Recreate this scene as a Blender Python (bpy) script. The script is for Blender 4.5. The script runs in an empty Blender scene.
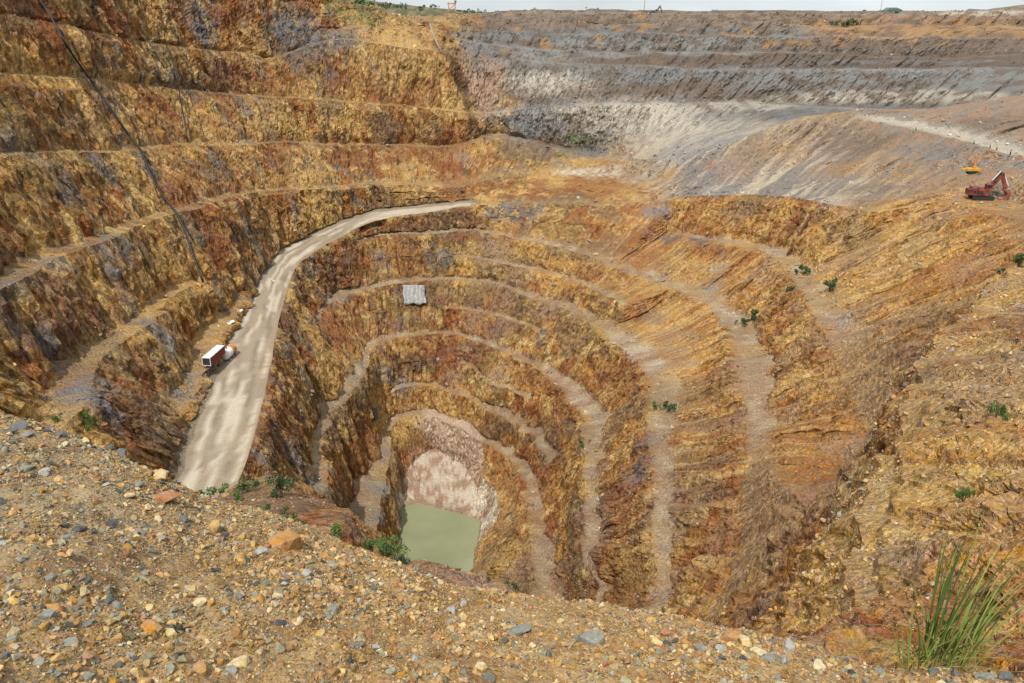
import bpy, bmesh, math, random
import numpy as np
from mathutils import Vector, Matrix

# ------------------------------------------------------------------ camera, sky, sun, exposure
W, H, F = 1024, 683, 819.0
HORIZON = 12.0
PITCH = math.atan((H / 2 - HORIZON) / F)
scene = bpy.context.scene
C = scene.collection
cam = bpy.data.cameras.new('camera'); camo = bpy.data.objects.new('camera', cam); C.objects.link(camo)
cam.sensor_width = 36.0; cam.lens = F / W * 36.0; cam.clip_start = 0.1; cam.clip_end = 20000
camo.location = (0, 0, 0); camo.rotation_euler = (math.pi / 2 - PITCH, 0, 0)
scene.camera = camo

SUN_EL, SUN_AZ = math.radians(56), math.radians(196)      # azimuth clockwise from +Y (ahead)
world = bpy.data.worlds.new('World'); scene.world = world; world.use_nodes = True
nt = world.node_tree; nt.nodes.clear()
sky = nt.nodes.new('ShaderNodeTexSky'); sky.sky_type = 'NISHITA'; sky.sun_disc = False
sky.sun_elevation = SUN_EL; sky.sun_rotation = SUN_AZ
sky.air_density = 1.0; sky.dust_density = 2.5; sky.ozone_density = 1.0
bg = nt.nodes.new('ShaderNodeBackground'); bg.inputs[1].default_value = 0.078
wo = nt.nodes.new('ShaderNodeOutputWorld')
# bright cloud layer added over the whole sky for brightness and soft fill
tcw = nt.nodes.new('ShaderNodeTexCoord'); mpw = nt.nodes.new('ShaderNodeMapping'); mpw.inputs['Scale'].default_value = (1, 1, 2.5)
nzw = nt.nodes.new('ShaderNodeTexNoise'); nzw.inputs['Scale'].default_value = 2.2; nzw.inputs['Detail'].default_value = 7
rmw = nt.nodes.new('ShaderNodeMapRange')
for i_, v_ in zip((1, 2, 3, 4), (.35, .62, .6, .97)): rmw.inputs[i_].default_value = v_
mxw = nt.nodes.new('ShaderNodeMix'); mxw.data_type = 'RGBA'; mxw.inputs[7].default_value = (12.0, 12.9, 13.3, 1)
nt.links.new(tcw.outputs['Generated'], mpw.inputs[0]); nt.links.new(mpw.outputs[0], nzw.inputs[0]); nt.links.new(nzw.outputs[0], rmw.inputs[0])
nt.links.new(rmw.outputs[0], mxw.inputs[0]); nt.links.new(sky.outputs[0], mxw.inputs[6])
nt.links.new(mxw.outputs[2], bg.inputs[0]); nt.links.new(bg.outputs[0], wo.inputs[0])
sl = bpy.data.lights.new('sun', 'SUN'); sl.energy = 3.7; sl.angle = math.radians(0.8); sl.color = (1.0, 0.955, 0.88)
so = bpy.data.objects.new('sun', sl); C.objects.link(so)
sdir = Vector((math.sin(SUN_AZ) * math.cos(SUN_EL), math.cos(SUN_AZ) * math.cos(SUN_EL), math.sin(SUN_EL)))
so.rotation_euler = (-sdir).to_track_quat('-Z', 'Y').to_euler(); so.location = (0, 0, 60)
scene.view_settings.view_transform = 'Standard'; scene.view_settings.look = 'None'
scene.view_settings.exposure = 0.05; scene.view_settings.gamma = 1.0
scene.view_settings.use_curve_mapping = False

# ------------------------------------------------------------------ pixel <-> world helpers
cp, sp_ = math.cos(PITCH), math.sin(PITCH)
def ray(px, py):
    a = (px - W / 2) / F; b = (H / 2 - py) / F
    return np.array([a, cp + b * sp_, -sp_ + b * cp])
def at_z(px, py, z):
    r = ray(px, py); return r * (z / r[2])
def at_d(px, py, d):
    r = ray(px, py); return r * (d / r[1])
def project(P):
    dep = P[..., 1] * cp - P[..., 2] * sp_
    up = P[..., 1] * sp_ + P[..., 2] * cp
    return W / 2 + F * P[..., 0] / dep, H / 2 - F * up / dep, dep

# ------------------------------------------------------------------ numpy noise
def _hash(ix, iy, iz, seed):
    h = (ix.astype(np.uint32) * np.uint32(374761393) + iy.astype(np.uint32) * np.uint32(668265263)
         + iz.astype(np.uint32) * np.uint32(2147483647) + np.uint32(seed * 1013904223 & 0xffffffff))
    h = (h ^ (h >> np.uint32(13))) * np.uint32(1274126177)
    h = h ^ (h >> np.uint32(16))
    return h
_G = np.random.default_rng(5).normal(size=(256, 3)); _G /= np.linalg.norm(_G, axis=1)[:, None]
_G = _G.astype(np.float32)
def perlin(x, y, z, seed=0):
    x = np.asarray(x, np.float32); y = np.asarray(y, np.float32); z = np.asarray(z, np.float32)
    x, y, z = np.broadcast_arrays(x, y, z)
    fx, fy, fz = np.floor(x), np.floor(y), np.floor(z)
    ix, iy, iz = fx.astype(np.int64), fy.astype(np.int64), fz.astype(np.int64)
    x = x - fx; y = y - fy; z = z - fz
    u = x * x * x * (x * (x * 6 - 15) + 10); v = y * y * y * (y * (y * 6 - 15) + 10); w = z * z * z * (z * (z * 6 - 15) + 10)
    out = 0
    for dx in (0, 1):
        for dy in (0, 1):
            for dz in (0, 1):
                g = _G[_hash(ix + dx, iy + dy, iz + dz, seed) & np.uint32(255)]
                d = g[..., 0] * (x - dx) + g[..., 1] * (y - dy) + g[..., 2] * (z - dz)
                wt = (u if dx else 1 - u) * (v if dy else 1 - v) * (w if dz else 1 - w)
                out = out + d * wt
    return out * 1.6
def fbm(x, y, z, oct=3, seed=0, gain=.5):
    o = 0; a = 1; t = 0
    for k in range(oct):
        o = o + a * perlin(x * 2 ** k, y * 2 ** k, z * 2 ** k, seed + k * 7); t += a; a *= gain
    return o / t
def sstep(a, b, x):
    t = np.clip((x - a) / (b - a), 0, 1); return t * t * (3 - 2 * t)

# ------------------------------------------------------------------ object helpers
def tag(o, label=None, cat=None, group=None, kind=None):
    if label: o['label'] = label
    if cat: o['category'] = cat
    if group: o['group'] = group
    if kind: o['kind'] = kind
    return o
def empty(name, loc, rz=0, label=None, cat=None, group=None):
    o = bpy.data.objects.new(name, None); C.objects.link(o)
    o.location = loc; o.rotation_euler = (0, 0, rz); o.empty_display_size = .3
    return tag(o, label, cat, group)
def link(name, me, parent=None, loc=None):
    o = bpy.data.objects.new(name, me); C.objects.link(o)
    if parent is not None: o.parent = parent
    if loc is not None: o.location = loc
    return o
def np_mesh(name, V, Fc, mat=None, col=None, smooth=False, fcol=None):
    """V (n,3); Fc (m,k) with k fixed"""
    me = bpy.data.meshes.new(name)
    V = np.ascontiguousarray(V, np.float32); Fc = np.ascontiguousarray(Fc, np.int32)
    m, k = Fc.shape
    me.vertices.add(len(V)); me.vertices.foreach_set('co', V.ravel())
    me.loops.add(m * k); me.loops.foreach_set('vertex_index', Fc.ravel())
    me.polygons.add(m); me.polygons.foreach_set('loop_start', np.arange(0, m * k, k, dtype=np.int32))
    me.update(calc_edges=True)
    me.polygons.foreach_set('use_smooth', np.full(m, smooth, dtype=bool))
    if col is not None:
        a = me.color_attributes.new('Col', 'FLOAT_COLOR', 'POINT')
        c4 = np.ones((len(V), 4), np.float32); c4[:, :3] = col
        a.data.foreach_set('color', c4.ravel())
    if mat: me.materials.append(mat)
    me.update(); return me
def bm_mesh(name, bm, mat=None, smooth=False):
    me = bpy.data.meshes.new(name); bmesh.ops.recalc_face_normals(bm, faces=bm.faces); bm.to_mesh(me); bm.free()
    if smooth:
        for p in me.polygons: p.use_smooth = True
    if mat: me.materials.append(mat)
    return me
def box(bm, lo, hi, bevel=0, mtx=None):
    r = bmesh.ops.create_cube(bm, size=1); vs = r['verts']
    lo, hi = Vector(lo), Vector(hi); c = (lo + hi) / 2; s = hi - lo
    for v in vs: v.co = Vector((v.co.x * s.x + c.x, v.co.y * s.y + c.y, v.co.z * s.z + c.z))
    if bevel:
        es = list({e for v in vs for e in v.link_edges})
        r2 = bmesh.ops.bevel(bm, geom=es, offset=bevel, segments=2, affect='EDGES', profile=.5)
        vs = list({v for f in r2['faces'] for v in f.verts} | {v for v in vs if v.is_valid})
    if mtx is not None:
        for v in vs: v.co = mtx @ v.co
    return vs
def tube(bm, pts, rad, seg=8, cap=True):
    pts = [Vector(p) for p in pts]; rings = []
    if not hasattr(rad, '__len__'): rad = [rad] * len(pts)
    for i, p in enumerate(pts):
        t = (pts[min(i + 1, len(pts) - 1)] - pts[max(i - 1, 0)]).normalized()
        a = t.cross(Vector((0, 0, 1)))
        if a.length < 1e-3: a = Vector((1, 0, 0))
        a.normalize(); b = t.cross(a)
        rings.append([bm.verts.new(p + (a * math.cos(k * 2 * math.pi / seg) + b * math.sin(k * 2 * math.pi / seg)) * rad[i]) for k in range(seg)])
    for i in range(len(rings) - 1):
        for k in range(seg):
            bm.faces.new((rings[i][k], rings[i][(k + 1) % seg], rings[i + 1][(k + 1) % seg], rings[i + 1][k]))
    if cap: bm.faces.new(rings[0]); bm.faces.new(rings[-1])
def prism(bm, prof, y0, y1):
    """profile in (x,z) extruded along y"""
    a = [bm.verts.new((x, y0, z)) for x, z in prof]; b = [bm.verts.new((x, y1, z)) for x, z in prof]
    bm.faces.new(a); bm.faces.new(b[::-1]); n = len(prof)
    for i in range(n): bm.faces.new((a[i], b[i], b[(i + 1) % n], a[(i + 1) % n]))

# ------------------------------------------------------------------ materials
def N(nt, t, **kw):
    n = nt.nodes.new(t)
    for k, v in kw.items(): setattr(n, k, v)
    return n
def new_mat(name):
    m = bpy.data.materials.new(name); m.use_nodes = True; return m, m.node_tree, m.node_tree.nodes['Principled BSDF']
def rock_mat(name, s1, zst, bump, rough=.92, contrast=.55, fine=8.0, bdist=1.0):
    """albedo from the Col attribute, broken up by streaked noise, with streaked bump"""
    m, t, b = new_mat(name); L = t.links.new
    at = N(t, 'ShaderNodeAttribute', attribute_name='Col')
    ge = N(t, 'ShaderNodeNewGeometry')
    mp = N(t, 'ShaderNodeMapping'); L(ge.outputs['Position'], mp.inputs[0])
    mp.inputs['Scale'].default_value = (1, 1, zst); mp.inputs['Rotation'].default_value = (0.08, 0.22, 0)
    sx = N(t, 'ShaderNodeSeparateXYZ'); L(ge.outputs['True Normal'], sx.inputs[0])
    stp = N(t, 'ShaderNodeMapRange'); L(sx.outputs[2], stp.inputs[0])
    for i, v in zip((1, 2, 3, 4), (.94, .6, 0.12, 1)): stp.inputs[i].default_value = v
    n1 = N(t, 'ShaderNodeTexNoise'); n1.inputs['Scale'].default_value = s1; n1.inputs['Detail'].default_value = 5; n1.inputs['Roughness'].default_value = .7
    L(mp.outputs[0], n1.inputs[0])
    n2 = N(t, 'ShaderNodeTexNoise'); n2.inputs['Scale'].default_value = s1 * fine; n2.inputs['Detail'].default_value = 2; n2.inputs['Roughness'].default_value = .7
    L(ge.outputs['Position'], n2.inputs[0])
    wv = N(t, 'ShaderNodeVectorMath', operation='MULTIPLY_ADD'); L(n1.outputs['Color'], wv.inputs[0]); wv.inputs[1].default_value = (.9 / s1,) * 3; L(mp.outputs[0], wv.inputs[2])
    vo = N(t, 'ShaderNodeTexVoronoi'); vo.feature = 'F1'; vo.inputs['Scale'].default_value = s1 * 1.5
    L(wv.outputs[0], vo.inputs[0])
    vs_ = N(t, 'ShaderNodeSeparateColor'); L(vo.outputs['Color'], vs_.inputs[0])
    r1 = N(t, 'ShaderNodeMapRange'); L(n1.outputs[0], r1.inputs[0])
    for i, v in zip((1, 2, 3, 4), (.39, .61, 1 - contrast * .6, 1 + contrast * .6)): r1.inputs[i].default_value = v
    r2 = N(t, 'ShaderNodeMapRange'); L(n2.outputs[0], r2.inputs[0])
    for i, v in zip((1, 2, 3, 4), (.3, .7, 1 - contrast * .7, 1 + contrast * .7)): r2.inputs[i].default_value = v
    m1 = N(t, 'ShaderNodeMix'); m1.inputs[2].default_value = 1.0; L(stp.outputs[0], m1.inputs[0]); L(r1.outputs[0], m1.inputs[3])
    mu = N(t, 'ShaderNodeMath', operation='MULTIPLY'); L(m1.outputs[0], mu.inputs[0]); L(r2.outputs[0], mu.inputs[1])
    rv_ = N(t, 'ShaderNodeMapRange'); L(vs_.outputs[0], rv_.inputs[0])
    for i, v in zip((1, 2, 3, 4), (0, 1, 1 - contrast * .85, 1 + contrast * .85)): rv_.inputs[i].default_value = v
    m2 = N(t, 'ShaderNodeMix'); m2.inputs[2].default_value = 1.0; L(stp.outputs[0], m2.inputs[0]); L(rv_.outputs[0], m2.inputs[3])
    mu2 = N(t, 'ShaderNodeMath', operation='MULTIPLY'); L(mu.outputs[0], mu2.inputs[0]); L(m2.outputs[0], mu2.inputs[1]); mu = mu2
    # hue drift between rust and buff
    hs = N(t, 'ShaderNodeHueSaturation'); L(at.outputs['Color'], hs.inputs['Color'])
    n3 = N(t, 'ShaderNodeTexNoise'); n3.inputs['Scale'].default_value = s1 * 1.7; n3.inputs['Detail'].default_value = 2; L(mp.outputs[0], n3.inputs[0])
    r3 = N(t, 'ShaderNodeMapRange'); L(n3.outputs[0], r3.inputs[0])
    for i, v in zip((1, 2, 3, 4), (.3, .7, .49, .51)): r3.inputs[i].default_value = v
    L(r3.outputs[0], hs.inputs['Hue'])
    r4 = N(t, 'ShaderNodeMapRange'); L(n3.outputs['Color'], r4.inputs[0])
    for i, v in zip((1, 2, 3, 4), (.35, .65, .82, 1.15)): r4.inputs[i].default_value = v
    L(r4.outputs[0], hs.inputs['Saturation']); L(mu.outputs[0], hs.inputs['Value'])
    L(hs.outputs[0], b.inputs['Base Color'])
    b.inputs['Roughness'].default_value = rough; b.inputs['Specular IOR Level'].default_value = .2
    ad = N(t, 'ShaderNodeMath', operation='MULTIPLY_ADD'); L(n2.outputs[0], ad.inputs[0]); ad.inputs[1].default_value = .35
    ms = N(t, 'ShaderNodeMath', operation='MULTIPLY'); L(n1.outputs[0], ms.inputs[0]); L(stp.outputs[0], ms.inputs[1]); L(ms.outputs[0], ad.inputs[2])
    ed = N(t, 'ShaderNodeMapRange'); L(vo.outputs['Distance'], ed.inputs[0])
    for i, v in zip((1, 2, 3, 4), (0, .8, .22, -.18)): ed.inputs[i].default_value = v
    ad2 = N(t, 'ShaderNodeMath', operation='ADD'); L(ad.outputs[0], ad2.inputs[0]); L(ed.outputs[0], ad2.inputs[1])
    bp = N(t, 'ShaderNodeBump'); bp.inputs['Strength'].default_value = bump; bp.inputs['Distance'].default_value = bdist
    L(ad2.outputs[0], bp.inputs['Height']); L(bp.outputs[0], b.inputs['Normal'])
    return m
def simple_mat(name, col, rough=.6, metal=0, var=.25, scale=3.0, bump=0, col2=None):
    m, t, b = new_mat(name); L = t.links.new
    ge = N(t, 'ShaderNodeTexCoord')
    n = N(t, 'ShaderNodeTexNoise'); n.inputs['Scale'].default_value = scale; n.inputs['Detail'].default_value = 6; L(ge.outputs['Object'], n.inputs[0])
    r = N(t, 'ShaderNodeValToRGB'); c = np.array(col)
    lo = np.clip(c * (1 - var), 0, 1); hi = np.clip(c * (1 + var), 0, 1)
    if col2 is not None: hi = np.array(col2)
    r.color_ramp.elements[0].position = .35; r.color_ramp.elements[1].position = .65
    r.color_ramp.elements[0].color = (*lo, 1); r.color_ramp.elements[1].color = (*hi, 1)
    L(n.outputs[0], r.inputs[0]); L(r.outputs[0], b.inputs['Base Color'])
    b.inputs['Roughness'].default_value = rough; b.inputs['Metallic'].default_value = metal
    if bump:
        bp = N(t, 'ShaderNodeBump'); bp.inputs['Strength'].default_value = bump; bp.inputs['Distance'].default_value = .1
        L(n.outputs[0], bp.inputs['Height']); L(bp.outputs[0], b.inputs['Normal'])
    return m

M_rock = rock_mat('pit_rock', .7, .55, 1.0, contrast=.44, fine=4.0, bdist=1.5)
M_road = rock_mat('road_clay', .35, 1.0, .35, contrast=.16, fine=6, bdist=.4)
M_gravel_ground = rock_mat('mound_earth', 15.0, 1.0, 1.0, contrast=.35, fine=4, bdist=.035)

# ================================================================== THE PIT
# bench levels traced from the photograph.  p(px,py,z) : pixel on a level of known height;
# p(px,py,D=..) : pixel at a plan distance judged from the bench spacing; w = bench width, dz = rise across it
CX, CY = -28.0, 267.0
def p(px, py, z=None, D=None, w=None, dz=None):
    q = at_z(px, py, z) if z is not None else at_d(px, py, D)
    return (q[0], q[1], q[2], w, dz)
def wd(x, y, z, w=None, dz=None): return (x, y, z, w, dz)
# every list runs clockwise: near side (south) -> left wall -> far wall -> right wall -> near side
LV = []   # bottom to top: (name, full?, default w, default dz, points)
LV.append(('pond', True, .5, .2, [
    wd(-25, 226, -195), wd(-38, 232, -195), p(396, 560, -195), p(400, 540, -195), p(402, 520, -195), p(405, 507, -195), p(425, 506, -195),
    p(445, 510, -195), p(462, 515, -195), p(478, 521, -195), p(477, 540, -195), p(472, 562, -195), p(466, 578, -195), wd(-16, 229, -195)]))
LV.append(('sed', False, 2, .3, [
    p(403, 499, -192.5), p(405, 484, -190.6), p(411, 472, -189.2), p(421, 460, -187.9), p(434, 451, -187.2), p(450, 462, -188.2), p(461, 466, -188.4), p(471, 480, -189.5), p(478, 497, -191)]))
LV.append(('b5', True, 6, .6, [
    wd(-25, 192, -172), wd(-45, 205, -172), p(368, 560, -172, w=9), p(380, 517, -172, w=12), p(386, 476, -172, w=12), p(390, 450, -172, w=10), p(393, 428, -172, w=9),
    p(405, 418, -172, w=5), p(425, 416, -172, w=6), p(452, 428, -172, w=6), p(480, 442, -172, w=6), p(506, 458, -172, w=6),
    p(520, 474, -172, w=6), p(527, 509, -172, w=7), p(531, 548, -172, w=12), p(534, 592, -172, w=18), wd(-8, 188, -172, 12)]))
LV.append(('b4', False, 4, .4, [
    p(394, 404, -160, w=3), p(410, 396, -160), p(428, 390, -160), p(458, 395, -160), p(488, 411, -160, w=5), p(508, 428, -160, w=6), p(528, 450, -160, w=6),
    p(540, 466, -160, w=4)]))
LV.append(('b3b', False, 2.2, .3, [p(455, 362, -150), p(471, 368, -150), p(491, 387, -150), p(512, 399, -150), p(524, 408, -150)]))
LV.append(('b3', True, 5, .5, [
    wd(-25, 165, -140, 4), wd(-55, 190, -140, 6), p(325, 497, -140, w=7), p(334, 470, -140, w=8), p(338, 447, -140, w=7), p(350, 418, -140, w=7), p(362, 397, -140, w=8), p(369, 365, -140, w=11),
    p(376, 347, -140, w=7), p(407, 336, -140, w=4), p(448, 335, -140, w=4), p(485, 345, -140, w=4), p(525, 362, -140, w=4), p(549, 378, -140, w=6),
    p(572, 399, -140, w=9), p(583, 415, -140, w=10), p(583, 440, -140, w=9), p(584, 480, -140, w=7), p(581, 520, -140, w=9), p(585, 560, -140, w=6), p(600, 590, -140, w=5), wd(10, 158, -140, 4)]))
LV.append(('b2b', False, 2.2, .3, [p(440, 308, -130), p(458, 309, -130), p(485, 313, -130), p(510, 321, -130), p(529, 328, -130), p(545, 338, -130)]))
LV.append(('b2', False, 5, .5, [
    p(312, 332, -120, w=3), p(322, 316, -120, w=5), p(340, 299, -120, w=8), p(365, 291, -120, w=6), p(397, 284, -120, w=4), p(430, 281, -120, w=4), p(465, 281, -120, w=4), p(500, 286, -120, w=4), p(525, 297, -120, w=5),
    p(560, 308, -120, w=6), p(590, 324, -120, w=8), p(609, 337, -120, w=9), p(630, 355, -120, w=10), p(645, 375, -120, w=12), p(650, 395, -120, w=13), p(646, 425, -120, w=12), p(652, 460, -120, w=9),
    p(655, 495, -120, w=8), p(653, 540, -120, w=8), p(656, 600, -120, w=6), wd(15, 132, -120, 4), wd(0, 132, -120, 3)]))
LV.append(('b1b', False, 2.5, .3, [p(440, 259, -111), p(470, 258, -111), p(502, 264, -111), p(542, 272, -111), p(575, 282, -111), p(600, 294, -111), p(625, 307, -111)]))
LV.append(('b1', False, 5, .5, [
    p(345, 246, -100, w=2), p(374, 237, -101, w=3), p(425, 234, -101, w=3), p(475, 232, -101, w=4), p(522, 240, -101, w=4), p(560, 248, -101.5, w=3), p(582, 254, -102, w=4), p(609, 266, -103.5, w=6), p(645, 279, -105.5, w=7), p(680, 291, -107.5, w=8),
    p(707, 306, -108, w=9), p(727, 328, -108.5, w=11), p(736, 352, -108.5, w=12), p(741, 380, -108, w=11), p(746, 415, -107, w=9), p(748, 450, -106, w=7, dz=1.5),
    p(742, 490, -105, w=12, dz=7), p(738, 530, -104, w=16, dz=11), p(730, 570, -104, w=14, dz=10), p(715, 610, -104, w=9, dz=5), wd(25, 108, -104, 5), wd(5, 112, -104, 4)]))
LV.append(('r1', False, 4, .5, [
    p(665, 231, -95, w=2), p(690, 238, -94, w=4), p(718, 243, -93.5, w=5), p(760, 250, -93, w=7), p(778, 261, -92, w=9), p(795, 285, -91.5, w=10), p(808, 305, -90.5, w=11, dz=1),
    p(822, 330, -90, w=12, dz=2), p(838, 362, -91, w=14, dz=6), p(850, 395, -92, w=14, dz=9), p(862, 425, -93, w=11, dz=8), p(868, 465, -93, w=6, dz=2), p(850, 510, -93, w=3), p(838, 560, -93, w=2)]))
LV.append(('road', True, 5, .5, [
    wd(-6, 44, -33, 10, 4), p(380, 555, D=50, w=10, dz=5), p(340, 512, D=52, w=10, dz=5), p(300, 489, D=55, w=12, dz=5), p(250, 487, D=58, w=14, dz=6), p(205, 514, D=60, w=12, dz=5),
    wd(-52, 90, -78, 6), wd(-66, 130, -108, 8), p(226, 505, -112.6, w=32, dz=.8), p(239, 490, -112, w=32, dz=.8), p(252, 445, -110, w=26, dz=.8), p(266, 390, -107, w=20, dz=.8), p(277, 330, -104, w=15, dz=.8), p(289, 285, -101.5, w=17, dz=.8),
    p(303, 260, -99.3, w=20, dz=.8), p(340, 243, -96.5, w=21, dz=.8), p(380, 228, -94, w=19, dz=.8), p(420, 216, -91.8, w=17, dz=.8), p(465, 206.5, -90, w=10, dz=.6),
    p(520, 204, -89, w=6), p(560, 204, -88, w=6), p(600, 204, -87, w=6), p(650, 202, -85, w=6), p(690, 197, -80.5, w=5), p(730, 195.5, -77, w=4), p(772, 196, -74, w=4), p(815, 201, -71.5, w=5),
    p(845, 208, -70, w=4), p(870, 212, -68.5, w=4, dz=1), p(900, 209, -67, w=4, dz=1), p(930, 203, -64.5, w=6, dz=1), p(960, 206, -61.5, w=18, dz=1), p(990, 212, -60, w=22, dz=1), p(1024, 222, -59.5, w=20, dz=1), p(1055, 245, -57, w=6, dz=1),
    p(1050, 262, D=178, w=4, dz=1), p(1015, 272, D=160, w=3, dz=1), p(980, 296, D=142, w=2, dz=1), p(940, 345, D=118, w=2, dz=1), p(912, 400, D=98, w=2, dz=1), p(885, 460, D=82, w=2, dz=1), p(862, 540, D=62, w=2, dz=1), p(836, 640, D=44, w=2, dz=1),
    wd(12, 42, -40, 3)]))
LV.append(('pad', False, 7, .4, [
    p(178, 420, -104.5, w=3), p(192, 392, -103.5, w=6), p(212, 368, -102.3, w=8), p(228, 350, -101.6, w=8), p(238, 330, -100.8, w=7), p(246, 308, -100, w=4), p(256, 290, -98.5, w=2)]))
LV.append(('l4', False, 6, .5, [
    wd(-88, 118, -86, 4), wd(-98, 145, -85, 8), p(84, 403, -84, w=10), p(97, 374, -84, w=10), p(107, 356, -84, w=8), p(142, 330, -84, w=6), p(165, 311, -84, w=6), p(186, 297, -84.5, w=5), p(203, 286, -85.5, w=4), p(222, 281, -88, w=3)]))
LV.append(('l3', False, 5, .5, [
    wd(-112, 105, -58, 4), wd(-117, 140, -58, 5), p(0, 289, -59.5, w=7), p(20, 280, -60, w=7), p(52, 261, -61, w=7), p(84, 249, -61.5, w=6), p(113, 238, -62.5, w=5), p(155, 220, -64.5, w=5), p(197, 209, -67, w=4), p(222, 200, -69, w=4), p(256, 193, -72.5, w=4),
    p(300, 190, -76.5, w=3), p(340, 188, -79.5, w=3), p(407, 185, -82.3, w=3), p(461, 188, -85, w=3), p(495, 178, -82.5, w=5), p(530, 177, -83.5, w=7), p(560, 174, -83, w=8), p(619, 176, -82, w=7), p(680, 186, -79.6, w=4), p(730, 186, -76.5, w=3),
    p(772, 183, -73.5, w=3), p(830, 181, -69, w=4, dz=1), p(880, 178, -66, w=5, dz=1), p(930, 174, -62, w=6, dz=1), p(975, 176, -58.5, w=5), p(1024, 188, -56.5, w=6), wd(215, 268, -56, 5), wd(205, 215, -54, 4)]))
LV.append(('l2', False, 4, .5, [
    wd(-126, 100, -33, 3), wd(-132, 160, -34, 4), p(0, 158, -36, w=6), p(50, 153, -38.5, w=5), p(100, 153, -43.5, w=4), p(141, 151, -47, w=4), p(188, 145, -50.5, w=4), p(210, 147, -53, w=4), p(250, 145, -56, w=4), p(286, 143, -58.5, w=3), p(340, 146, -63.5, w=3), p(400, 146, -66.5, w=3), p(454, 147, -69.5, w=3),
    p(490, 136, -66, w=4), p(516, 139, -68.5, w=5), p(560, 149, -75, w=4), p(600, 155, -78.5, w=3), p(640, 160, D=455, w=3), p(700, 155, D=430, w=3), p(750, 138, D=424, w=3), p(790, 122, D=424, w=3), p(830, 118, D=424, w=5), p(870, 119.5, D=418, w=10, dz=.6), p(905, 126, D=405, w=8, dz=.8), p(935, 133, D=385, w=9, dz=1), p(970, 142.5, D=356, w=9, dz=1), p(1024, 158, D=318, w=9, dz=1), wd(222, 300, -55.5, 9), wd(232, 240, -53, 6)]))
LV.append(('l1', False, 4, .5, [
    wd(-140, 100, -14, 3), wd(-147, 180, -15, 3), p(0, 75, D=252, w=4), p(50, 78, D=280, w=3), p(91, 80, D=305, w=3), p(168, 89, D=365, w=3), p(249, 97, D=405, w=3), p(300, 99, D=424, w=3), p(340, 102, D=437, w=3), p(400, 108, D=447, w=3), p(445, 113, D=455, w=3), p(478, 117, D=468, w=3),
    p(505, 113, D=487, w=4), p(535, 108, D=497, w=5), p(590, 106, D=503, w=6), p(680, 103, D=513, w=8), p(740, 104, D=530, w=10), p(798, 106, D=548, w=12), p(850, 108, D=558, w=14), p(899, 110, D=560, w=14), p(960, 111, D=545, w=12), p(1000, 106, D=515, w=8), p(1024, 95, D=480, w=6), wd(278, 330, -36, 5), wd(270, 250, -38, 4)]))
LV.append(('l0', False, 4, .5, [
    wd(-152, 100, 2, 3), wd(-160, 190, 2, 3), p(0, 15, D=272, w=3), p(100, 33, D=325, w=3), p(188, 49, D=385, w=3), p(249, 55, D=424, w=4), p(270, 60, D=433, w=4), p(300, 50, D=445, w=3), p(340, 40, D=455, w=3), p(397, 47, D=463, w=3), p(437, 52, D=478, w=3),
    p(470, 60, D=503, w=4), p(500, 61, D=520, w=5), p(549, 62, D=532, w=6), p(636, 66, D=542, w=7), p(680, 69, D=548, w=7), p(798, 69, D=585, w=8), p(900, 69, D=600, w=8), p(1024, 67, D=600, w=7), wd(420, 470, -30, 5), wd(340, 270, -26, 4)]))
LV.append(('f5', False, 4, .5, [
    p(380, 28, D=478, w=2), p(410, 32, D=490, w=3), p(451, 39, D=518, w=4), p(475, 42, D=533, w=5), p(508, 45, D=543, w=5), p(549, 49, D=552, w=5), p(619, 52, D=566, w=6), p(680, 52, D=577, w=6), p(750, 53, D=596, w=6), p(825, 54, D=612, w=6), p(930, 58, D=625, w=6), p(1024, 55, D=627, w=6), wd(470, 500, -20, 5)]))
LV.append(('f6', False, 4, .5, [
    p(470, 30, D=548, w=3), p(510, 32, D=562, w=4), p(555, 34, D=573, w=5), p(656, 34, D=592, w=6), p(740, 36, D=612, w=6), p(825, 37, D=632, w=8), p(930, 38, D=645, w=8), p(1024, 38, D=650, w=8), wd(510, 520, -12, 6)]))
LV.append(('f7', False, 5, .5, [p(800, 27, D=655, w=10), p(850, 26, D=668, w=12), p(930, 27, D=680, w=14), p(1024, 26, D=690, w=14), wd(545, 540, -6, 10)]))
LV.append(('rim', True, 8, .3, [
    wd(-3, 3.5, -6, 8), wd(-20, 2, -5), wd(-60, 5, -4), wd(-130, 30, 2), wd(-160, 100, 10), wd(-172, 190, 13), p(0, -55, D=288), p(100, -25, D=345), p(172, -28, D=408), p(269, -20, D=455), p(325, -8, D=480), p(372, 10, D=495),
    p(400, 20, D=510), p(440, 21, D=545), p(475, 18, D=572), p(500, 15, D=590), p(560, 14, D=608), p(650, 14, D=628), p(760, 14.5, D=655), p(860, 15, D=700), p(930, 14, D=710), p(1024, 10, D=720), wd(600, 600, 2), wd(520, 300, 4),
    wd(330, 120, 3), wd(150, 30, 0), wd(60, 2, -4), wd(14, 1.5, -6)]))

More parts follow.
